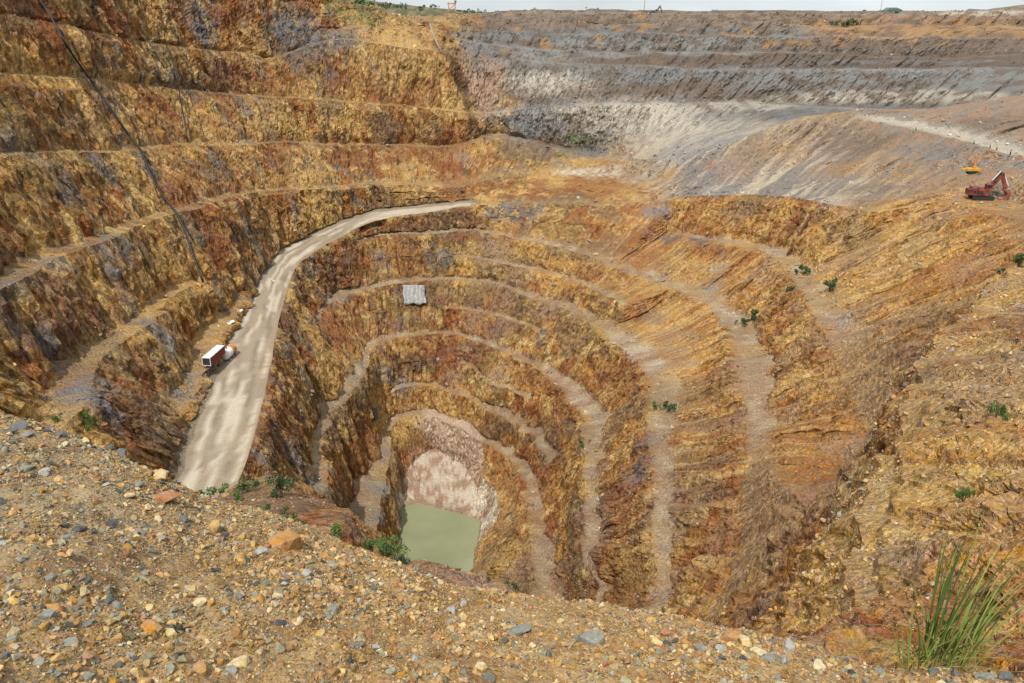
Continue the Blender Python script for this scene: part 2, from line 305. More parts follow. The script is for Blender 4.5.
def catmull(P, closed, n=14):
    P = np.array(P); m = len(P); out = []
    rng_ = range(m) if closed else range(m - 1)
    for i in rng_:
        if closed: a, b, c, d = P[(i - 1) % m], P[i], P[(i + 1) % m], P[(i + 2) % m]
        else: a, b, c, d = P[max(i - 1, 0)], P[i], P[i + 1], P[min(i + 2, m - 1)]
        L1, L2, L3 = [max(np.linalg.norm(v[:2]), 1e-3) ** .5 for v in (b - a, c - b, d - c)]
        # centripetal tangents
        m1 = ((b - a) / L1 - (c - a) / (L1 + L2) + (c - b) / L2) * L2 if L1 > .05 else (c - b)
        m2 = ((c - b) / L2 - (d - b) / (L2 + L3) + (d - c) / L3) * L2 if L3 > .05 else (c - b)
        t = np.linspace(0, 1, n, endpoint=False)[:, None]
        out.append((2 * t**3 - 3 * t**2 + 1) * b + (t**3 - 2 * t**2 + t) * m1 + (-2 * t**3 + 3 * t**2) * c + (t**3 - t**2) * m2)
    if not closed: out.append(P[-1:])
    return np.concatenate(out)
def phi_of(x, y): return np.mod(np.arctan2(-(x - CX), -(y - CY)), 2 * np.pi)

PH0 = np.linspace(0, 2 * np.pi, 7200, endpoint=False)
def level_profile(full, w0, dz0, pts):
    A = np.array([[x, y, z, w0 if w is None else w, dz0 if dz is None else dz] for x, y, z, w, dz in pts])
    S = catmull(A, full)
    ph = phi_of(S[:, 0], S[:, 1]); ph = np.unwrap(ph)
    if full and ph[0] > np.pi: ph -= 2 * np.pi
    if full: ph = np.append(ph, ph[0] + 2 * np.pi); S = np.vstack([S, S[:1]])
    back = int((np.diff(ph) < -1e-4).sum())
    ph = np.maximum.accumulate(ph) + np.arange(len(ph)) * 1e-9
    r = np.hypot(S[:, 0] - CX, S[:, 1] - CY)
    X = PH0.copy()
    if full: X = np.where(X < ph[0], X + 2 * np.pi, X); X = np.where(X > ph[-1], X - 2 * np.pi, X)
    res = [np.interp(X, ph, v) for v in (r, S[:, 2], S[:, 3], S[:, 4])]
    if full: m = np.ones_like(X)
    else:
        e = math.radians(4.0); m = sstep(ph[0] - .2 * e, ph[0] + e, X) * (1 - sstep(ph[-1] - e, ph[-1] + .2 * e, X))
        X2 = X - 2 * np.pi
    return res, m, back
prof = []
for nm, full, w0, dz0, pts in LV:
    res, m, back = level_profile(full, w0, dz0, pts); prof.append([nm, res, m])
    if back > 3: print('level', nm, 'folds back', back)
NL = len(prof)
# face-only heights for levels that are missing somewhere: even steps between the levels that exist there
R_ = np.array([q[1][0] for q in prof]); Z_ = np.array([q[1][1] for q in prof]); W_ = np.array([q[1][2] for q in prof]); DZ_ = np.array([q[1][3] for q in prof]); M_ = np.array([q[2] for q in prof])
Rf, Zf = R_.copy(), Z_.copy()
have = M_ > .02
for k in range(NL):
    miss = ~have[k]
    if not miss.any(): continue
    lo = np.zeros(7200, int); hi = np.full(7200, NL - 1)
    for j in range(k): lo = np.where(have[j], j, lo)
    for j in range(NL - 1, k, -1): hi = np.where(have[j], j, hi)
    ii = np.arange(7200)
    t = (k - lo) / (hi - lo)
    rl = R_[lo, ii] + W_[lo, ii]; zl = Z_[lo, ii] + DZ_[lo, ii]
    Rf[k] = np.where(miss, rl + (R_[hi, ii] - rl) * t, Rf[k]); Zf[k] = np.where(miss, zl + (Z_[hi, ii] - zl) * t, Zf[k])
for k, l in enumerate(LV):
    if l[0] in ('b5', 'b4', 'b3', 'b2', 'b1', 'r1'): W_[k] *= .78
W_ = W_ * M_; DZ_ = DZ_ * M_
# soften the ends of partial levels
def blur(a, n):
    k = np.hanning(n + 2)[1:-1]; k /= k.sum()
    return np.convolve(np.concatenate([a[-n:], a, a[:n]]), k, 'same')[n:-n]
for k in range(NL):
    part = not have[k].all()
    Rf[k] = blur(Rf[k], 45 if part else 21); Zf[k] = blur(Zf[k], 45 if part else 21); W_[k] = blur(W_[k], 31); DZ_[k] = blur(DZ_[k], 31)
# ragged crests, then keep the order of the benches
for k in range(NL):
    if k == 0:
        Rf[0] += 2.2 * fbm(np.sin(PH0) * 2.2, np.cos(PH0) * 2.2, .5, 3, 17); continue
    x, y = CX - Rf[k] * np.sin(PH0), CY - Rf[k] * np.cos(PH0)
    a = 2.0 * fbm(x / 16, y / 16, 3.1 * k, 2, 11) + 1.8 * fbm(x / 5, y / 5, 1.7 * k, 3, 23)
    if LV[k][0] == 'road':
        rd_ = (PH0 > .4) & (PH0 < 3.1); a = a * np.where(rd_, .22, 1)
    Rf[k] += a * np.where(np.hypot(x, y) < 40, .3, 1.0); W_[k] = np.maximum(W_[k] * (1 + (np.where(rd_, .16, .9) if LV[k][0] == 'road' else .9) * fbm(x / 9, y / 9, 5.3 * k, 3, 31)) - np.where(have[k], a * .6, 0), 0.02)
for k in range([l[0] for l in LV].index('l0'), NL):
    x, y = CX - Rf[k] * np.sin(PH0), CY - Rf[k] * np.cos(PH0); Zf[k] += 2.6 * fbm(x / 55, y / 55, k * 3.3, 3, 39) * sstep(450, 500, y) * (0.35 if LV[k][0] == 'rim' else 1)
worst = []
for k in range(1, NL):
    zt = Zf[k - 1] + DZ_[k - 1]; rt = Rf[k - 1] + W_[k - 1]
    if k < [l[0] for l in LV].index('l1'): Zf[k] = np.maximum(Zf[k], zt + .15)
    need = rt + np.maximum(.2 * np.abs(Zf[k] - zt), .15)
    v = need - Rf[k]
    if (v > 2).any(): worst.append((LV[k][0], round(float(v.max()), 1), int(math.degrees(PH0[v.argmax()])), int((v > 2).sum())))
    Rf[k] = np.maximum(Rf[k], need)
    if LV[k][0] == 'road': Rf[k] = np.where(rd_, blur(blur(Rf[k], 241), 121), Rf[k])
print('pushed outward (m):', worst)

# ---- columns: spaced evenly as seen, rows: face rows + bench rows
NCOL = 2500
dens = np.zeros(7200)
for k in range(2, NL):
    x, y = CX - Rf[k] * np.sin(PH0), CY - Rf[k] * np.cos(PH0)
    ds = np.hypot(np.diff(x, append=x[0]), np.diff(y, append=y[0])); dist = np.sqrt(x * x + y * y + Zf[k] ** 2)
    dens += np.minimum(ds, blur(ds, 61) * 1.5) / np.maximum(dist, 30)
xv = np.abs(np.degrees(PH0) - 180) < 150
dens = blur(dens, 81) * np.where(xv, 1, .25)
cum = np.concatenate([[0], np.cumsum(dens)]); cum /= cum[-1]
PH = np.interp(np.linspace(0, 1, NCOL, endpoint=False), cum, np.linspace(0, 2 * np.pi, 7201))
def samp(a): return np.interp(PH, np.append(PH0, 2 * np.pi), np.append(a, a[0]))
rows_r, rows_z, rows_face, rows_lv, rows_t = [], [], [], [], []
def add(r, z, face, lv, t): rows_r.append(r); rows_z.append(z); rows_face.append(np.full(NCOL, face) if np.isscalar(face) else face); rows_lv.append(lv); rows_t.append(t)
r0 = samp(Rf[0]); add(r0 * 0.02, np.full(NCOL, -198.), 0, -1, 0); add(r0 * .6, np.full(NCOL, -197.5), 0, -1, 0)
NF = {'sed': 10, 'b5': 18, 'b4': 10, 'b3b': 8, 'b3': 15, 'b2b': 8, 'b2': 15, 'b1b': 8, 'b1': 13, 'r1': 20, 'road': 24, 'pad': 6, 'l4': 15, 'l3': 17, 'l2': 18, 'l1': 18, 'l0': 16, 'f5': 10, 'f6': 9, 'f7': 7, 'rim': 14}
for k in range(NL):
    rc, zc = samp(Rf[k]), samp(Zf[k]); rt, zt = rc + samp(W_[k]), zc + samp(DZ_[k]); mk = samp(M_[k])
    if k > 0:
        n = NF[LV[k][0]]
        for i in range(1, n):
            t = i / n
            # steep upper face, softer debris apron at the toe
            tz = t; tr = t + .10 * np.sin(np.pi * t) * mk - .0
            add(pr + (rc - pr) * (1 - (1 - t) ** 1.18), pz + (zc - pz) * tz, np.minimum(mkp * min(1, t * 5 + .15) + 1 - mkp, mk * min(1, (1 - t) * 5 + .15) + 1 - mk), k, t)
    add(rc, zc, mk * .3 + 1 - mk, k + .1, 0)
    nb = 12 if LV[k][0] == 'road' else 5 if LV[k][0] in ('b1', 'r1') else 3
    if LV[k][0] == 'rim': nb = 1
    for i in range(1, nb + 1):
        t = i / nb
        add(rc + (rt - rc) * t, zc + (zt - zc) * t + (0 if LV[k][0] == 'road' else t ** 2 * .22 * (rt - rc) * np.clip(.5 + 1.6 * fbm(rc * np.sin(PH) / 7, rc * np.cos(PH) / 7, k * 2.2, 2, 37), 0, 1.4)), (1 - mk) + mk * .15, k + .5, t)
    pr, pz = rt, rows_z[-1] if k > 0 else zt
    mkp = mk
for d, z in ((40, .5), (160, 1.0), (500, -2), (1600, -6), (6000, -25)):
    add(pr + d, pz * .6 + z, 0, NL, 0)
RR, ZZ, FACE = np.array(rows_r), np.array(rows_z), np.array(rows_face); LVI = np.array(rows_lv)
NR = len(RR)
PX, PY = CX - RR * np.sin(PH), CY - RR * np.cos(PH)
P = np.stack([PX, PY, ZZ], -1)
print('pit grid', P.shape, 'tris', NR * NCOL * 2)
def grid_normals(P):
    du = np.roll(P, -1, 1) - np.roll(P, 1, 1); dv = np.gradient(P, axis=0)
    n = np.cross(du, dv); n /= np.linalg.norm(n, axis=-1, keepdims=True) + 1e-9
    return np.where(n[..., 2:] < 0, -n, n)
Nn = grid_normals(P)
# ---- relief: vertical flutes, blocky fractures, loose rubble on the flats
x, y, z = (P[..., i].astype(np.float32) for i in range(3))
dist = np.sqrt(x * x + y * y + z * z)
steep = np.clip((1 - Nn[..., 2]) * 2.2, 0, 1)
xs, ys = x + .28 * z, y + .12 * z
flute = fbm(xs / 7, ys / 7, z / 40, 2, 41); rid = 1 - 2 * np.abs(fbm(xs / 3.2, ys / 3.2, z / 13, 3, 47))
blk = np.round(fbm(xs / 4.0, ys / 4.0, z / 7, 2, 53) * 5) / 5
fine = fbm(xs / 1.3, ys / 1.3, z / 3.0, 2, 59)
cph, sph = np.cos(PH)[None], np.sin(PH)[None]
rib = 1 - 2 * np.abs(fbm(sph * 15 + .01 * z, cph * 15, z / 30, 3, 45)); rib2 = 1 - 2 * np.abs(fbm(sph * 46, cph * 46, z / 14, 2, 46))
slope_mid = FACE * np.clip((1 - Nn[..., 2]) * 5, 0, 1) * (1 - steep * .5) * np.clip(dist / 90, .12, 1) * (LVI > 0)[:, None]
gent = FACE * np.clip(1 - steep * 1.2, 0, 1) * np.clip(dist / 90, .05, 1) * (LVI > 9)[:, None] * (LVI < NL)[:, None]
gd_ = (x + y) * .707; ge_ = (x - y) * .707
hum = 2.2 * fbm(x / 22, y / 22, 0, 2, 141) + 2.6 * (.55 - np.abs(fbm(ge_ / 11, gd_ / 34, 0, 3, 143)) * 2) + 1.7 * fbm(x / 4.5, y / 4.5, 0, 3, 147)
amp = FACE * steep * np.clip(dist / 60, .15, 1)
big = 1 - 2 * np.abs(fbm(xs / 13, ys / 13, z / 60, 2, 43))
rib_k = np.clip(RR / 90 - .25, .1, 1)
fan = 1 - .9 * ((LVI > -.6) & (LVI < 1.6))[:, None] * sstep(75, 50, np.abs(np.degrees(PH) - 183))[None]
amp = amp * fan; slope_mid = slope_mid * fan
farb = 1 + 1.2 * sstep(460, 520, y)
amp = amp * farb * (1 + .6 * sstep(-60, -100, x))
disp = gent * hum + amp * (1.3 * flute + 1.2 * (big - .5) + .85 * (rid - .3) + .9 * blk + .6 * fine) + slope_mid * rib_k * (1 + .7 * sstep(50, 80, x) * sstep(200, 240, y)) * (3.8 * (rib - .45) + (1.0 + .9 * sstep(200, 240, y)) * (rib2 - .4) + 1.0 * blk + .5 * fine + .6 * (rid - .3))
flat = (1 - FACE) * np.clip(dist / 60, .2, 1)
far_ = (LVI >= NL)[:, None]
disp = disp + np.where(far_, 0, flat * (.22 * fbm(x / 2.2, y / 2.2, z / 2.2, 3, 61) + .25 * fbm(x / 9, y / 9, z / 9, 2, 67)))
hn = Nn.copy(); hn[..., 2] *= .55
P = P + hn * disp[..., None]
P[:2] = np.stack([PX, PY, ZZ], -1)[:2]
for (a, b, rr) in ((982, 199, 12.0), (972, 174, 6.0)):
    U0, V0, D0 = project(P); D0 = np.where(P[..., 1] > 2, D0, 1e9); mm = (np.abs(U0 - a) < 3) & (np.abs(V0 - b) < 3) & (D0 < 1e8)
    if mm.any():
        q0 = P[mm][D0[mm].argmin()]; dd_ = np.hypot(P[..., 0] - q0[0] - (2 if rr > 8 else 0), P[..., 1] - q0[1]); wq = 1 - sstep(rr * .75, rr * 1.2, dd_)
        P[..., 2] = P[..., 2] * (1 - wq) + wq * (q0[2] + .12 * fbm(P[..., 0] / 2, P[..., 1] / 2, 0, 2, 251))
P = P.astype(np.float32)
UP, VP, DP = project(P.astype(np.float64)); DP = np.where(P[..., 1] > 2, DP, 1e9)
def hit(px, py, rad=3.0):
    """terrain point seen at a pixel (nearest of the projected grid points)"""
    while True:
        m = (np.abs(UP - px) < rad) & (np.abs(VP - py) < rad) & (DP < 1e8)
        if m.any(): break
        rad *= 1.6
    idx = np.argwhere(m); d = DP[m]; dmin = d.min(); near = d < dmin * 1.03 + 2
    idx = idx[near]; e = (UP[tuple(idx.T)] - px) ** 2 + (VP[tuple(idx.T)] - py) ** 2
    return P[tuple(idx[e.argmin()])].astype(np.float64)

# ---- rock colour (albedo of the strata, plus painted bench-edge and gully tones)
def lin(r, g, b): return np.array([((c / 255) / 12.92 if c / 255 < .04045 else ((c / 255 + .055) / 1.055) ** 2.4) for c in (r, g, b)])
OCH, RUST, TAN, OLV, DRK, GRY, LGR, PALE, PINK, BUFF = (np.array(c) for c in (
    (.43, .222, .066), (.31, .108, .035), (.58, .385, .15), (.29, .185, .066), (.13, .074, .036), (.152, .147, .140), (.27, .26, .245), (.56, .49, .39), (.41, .265, .175), (.41, .28, .145)))
def mixc(a, b, t): return a + (b - a) * t[..., None]
nz = lambda s, zs, sd, o=3: fbm(xs / s, ys / s, z / zs, o, sd)
wx, wy, wz_ = xs + 2.5 * fbm(x / 6, y / 6, z / 6, 2, 171), ys + 2.5 * fbm(x / 6, y / 6, z / 6, 2, 173), z
nz = lambda s, zs, sd, o=3: fbm(wx / s, wy / s, z / zs, o, sd)
col = np.broadcast_to(OCH, P.shape).copy()
col = mixc(col, RUST, sstep(.02, .2, nz(16, 30, 71)) * .9)
col = mixc(col, OLV, sstep(.0, .2, nz(24, 34, 73)) * .9)
col = mixc(col, TAN, sstep(.06, .2, nz(5, 14, 79)) * .85)
col = mixc(col, RUST * .8, sstep(.12, .22, nz(3.2, 9, 81)) * .75)
col = mixc(col, DRK, sstep(.14, .26, nz(2.6, 8, 83)) * .7)
col = mixc(col, GRY * 1.15, sstep(.26, .45, nz(12, 26, 85)) * .6 * sstep(20, -60, x))
col = mixc(col, RUST * .85, sstep(-40, -80, x) * sstep(-.05, .2, nz(7, 30, 181)) * .6)
col = mixc(col, OLV * .75, sstep(-40, -80, x) * sstep(-.05, .2, nz(9, 30, 183)) * .6)
lw = sstep(-40, -75, x)
col = mixc(col, DRK * 1.2, lw * sstep(.08, .22, nz(3.0, 40, 265)) * .55); col = mixc(col, TAN * 1.05, lw * sstep(.06, .2, nz(3.4, 46, 267)) * .75); col = mixc(col, RUST, lw * sstep(.08, .2, nz(4.2, 50, 269)) * .55); col = mixc(col, GRY * 1.0, lw * sstep(.18, .3, nz(5, 60, 271)) * .7)
col = mixc(col, OCH * 1.08, sstep(30, 80, x) * sstep(420, 380, y) * .55)
zn1, zn2, zn3 = fbm(x / 45, y / 45, z / 30, 3, 301), fbm(x / 38, y / 38, z / 26, 3, 303), fbm(x / 30, y / 30, z / 22, 3, 305)
col = mixc(col, np.array((.56, .35, .115)), sstep(.02, .2, zn1) * .5); col = mixc(col, np.array((.24, .085, .032)), sstep(.06, .22, zn2) * .55); col = mixc(col, np.array((.17, .13, .085)), sstep(.1, .25, zn3) * .5)
rw = .65 * sstep(25, 60, x) * sstep(400, 370, y) * sstep(.2, .6, FACE)
pol = lambda f, zs, sd: fbm(sph * f + .02 * fbm(x / 8, y / 8, z / 8, 2, 281), cph * f, z / zs, 3, sd)
col = mixc(col, RUST * 1.05, rw * sstep(.02, .16, pol(38, 30, 283)) * .7); col = mixc(col, TAN * 1.02, rw * sstep(.08, .2, pol(60, 26, 285)) * .75)
col = mixc(col, DRK * 1.35, rw * sstep(.12, .24, pol(75, 20, 287)) * .7); col = mixc(col, np.array((.33, .215, .14)), rw * sstep(.08, .22, fbm(x / 22, y / 22, z / 16, 3, 289)) * .7)
isbench = sstep(.55, .2, steep * 1.0 + 0 * x) * (1 - FACE)
col = mixc(col, BUFF * .92, np.clip(isbench, 0, 1) * (.25 + .35 * sstep(-.2, .2, nz(5, 5, 87))))
# grey unweathered rock of the far wall, in bands by height
wob = 4 * fbm(x / 45, y / 45, z / 30, 3, 91)
gfar = sstep(468, 500, y + 2 * wob) * sstep(-40, -12, x + 2.5 * wob)
zb = (z + wob * .5) * 1.13
gcol = mixc(np.broadcast_to(GRY * 1.15, P.shape), LGR * .82, sstep(-.1, .25, nz(9, 6, 97)))
def band(z0, z1, c, s=1.0, x0=-1e4, x1=1e4, e=.7, ex=25):
    global gcol
    t = sstep(z0 - e, z0 + e, zb) * (1 - sstep(z1 - e, z1 + e, zb)) * sstep(x0 - ex, x0 + ex, x + 6 * wob) * (1 - sstep(x1 - ex, x1 + ex, x + 6 * wob)) * s
    gcol = mixc(gcol, np.array(c), t)
BRN = np.array((.19, .135, .095)); ORG = np.array((.40, .225, .095))
band(-12, 40, BRN * 1.25, .8); band(-21, -8, ORG, .85, 215); band(-8, 0, PINK * .8, .8, 240); band(-4, 1.5, PALE * .9, .8, 330)
band(-32, -20, LGR * .9, .8, -60, 200); band(-30, -21, BRN, .85, 170); band(-37, -31, BRN * .75, .85, 40); band(-41, -38.5, BRN * .6, .8, 150)
band(-46, -37, LGR * .8, .7, -60, 180); band(-55, -46, BRN * .95, .7, -40, 150); band(-57, -42, LGR * .82, .8, 150)
band(-64, -57, PALE * .85, .75, 40); band(-66, -60, PALE * .8, .6, -60, 60)
gcol = mixc(gcol, BRN * .8, sstep(.0, .2, nz(14, 5, 99)) * .75)
gcol = mixc(gcol, ORG * .9, sstep(.2, .35, fbm(x / 14, y / 14, z / 40, 3, 101)) * sstep(-34, -20, z) * .8)
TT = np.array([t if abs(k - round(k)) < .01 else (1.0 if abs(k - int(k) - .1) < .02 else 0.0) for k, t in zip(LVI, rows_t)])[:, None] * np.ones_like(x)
gcol = mixc(gcol, LGR * 1.25, sstep(.86, .97, TT + .05 * wob) * .3 * (LVI < NL)[:, None])  # pale crest dust, painted bright to draw lit bench edges
gcol = mixc(gcol, BRN * .8, sstep(.42, .1, TT + .06 * wob) * .7 * sstep(-.2, .3, nz(10, 10, 191)))  # brown toe rubble, with shade between the benches painted in
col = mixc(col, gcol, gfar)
stk = nz(2.6, 12, 199)
def patch(px, py, rad, c, s=1.0, zs=1.0, soft=.8, seed=0, rough=.75):
    """rock body of another colour, centred where a pixel meets the terrain; rad in metres"""
    q = hit(px, py)
    d = np.sqrt(((x - q[0]) / rad) ** 2 + ((y - q[1]) / rad) ** 2 + ((z - q[2]) / (rad * zs)) ** 2)
    m = d < 2.4
    if not m.any(): return
    dd = d[m] + rough * fbm(xs[m] / (rad * .5), ys[m] / (rad * .5), z[m] / (rad * .5 * max(zs, .3)), 3, 300 + int(px * 7 + py * 3) % 500)
    t = (1 - sstep(1 - soft, 1 + soft * .4, dd)) * s
    t = t * (1 - (1 - sstep(-.2, .12, stk[m])) * .75 * (rough > .5))
    col[m] = mixc(col[m], np.array(c), t)

PNK = np.array((.30, .19, .13))
# tipped spoil above the right-hand crest: grey scree on the left, brown stripes, broken grey-brown rock
kR = [l[0] for l in LV].index('road')
sp = ((LVI > kR + .3) & (LVI < NL))[:, None] * sstep(55, 85, x + 3 * wob) * sstep(505, 480, y) * sstep(300, 335, y + .3 * x - 40)
stripe = fbm(ge_ / 3.2, gd_ / 60, z / 20, 3, 231)
spc = mixc(np.broadcast_to(BRN * 1.35, P.shape), BUFF * .95, sstep(-.05, .15, stripe)); spc = mixc(spc, ORG * .9, sstep(.15, .26, fbm(ge_ / 5, gd_ / 70, 0, 3, 233)) * .8); spc = mixc(spc, DRK * 1.4, sstep(.16, .28, fbm(ge_ / 4, gd_ / 40, 5, 3, 235)) * .7)
spc = mixc(spc, mixc(np.broadcast_to(LGR * .85, P.shape), PALE * .9, sstep(-.05, .2, stripe)), sstep(185, 125, x + 6 * wob) * .8)
spc = mixc(spc, mixc(np.broadcast_to(PNK * 1.15, P.shape), LGR * .9, sstep(-.05, .15, nz(5, 5, 237))), sstep(165, 185, x + 3 * wob) * .75)
col = mixc(col, spc, sp * .9)
YEL = np.array((.54, .335, .125)); SLT = np.array((.130, .132, .137)); PNK = np.array((.30, .19, .13)); MRN = np.array((.16, .062, .036)); GRN = np.array((.13, .16, .05))
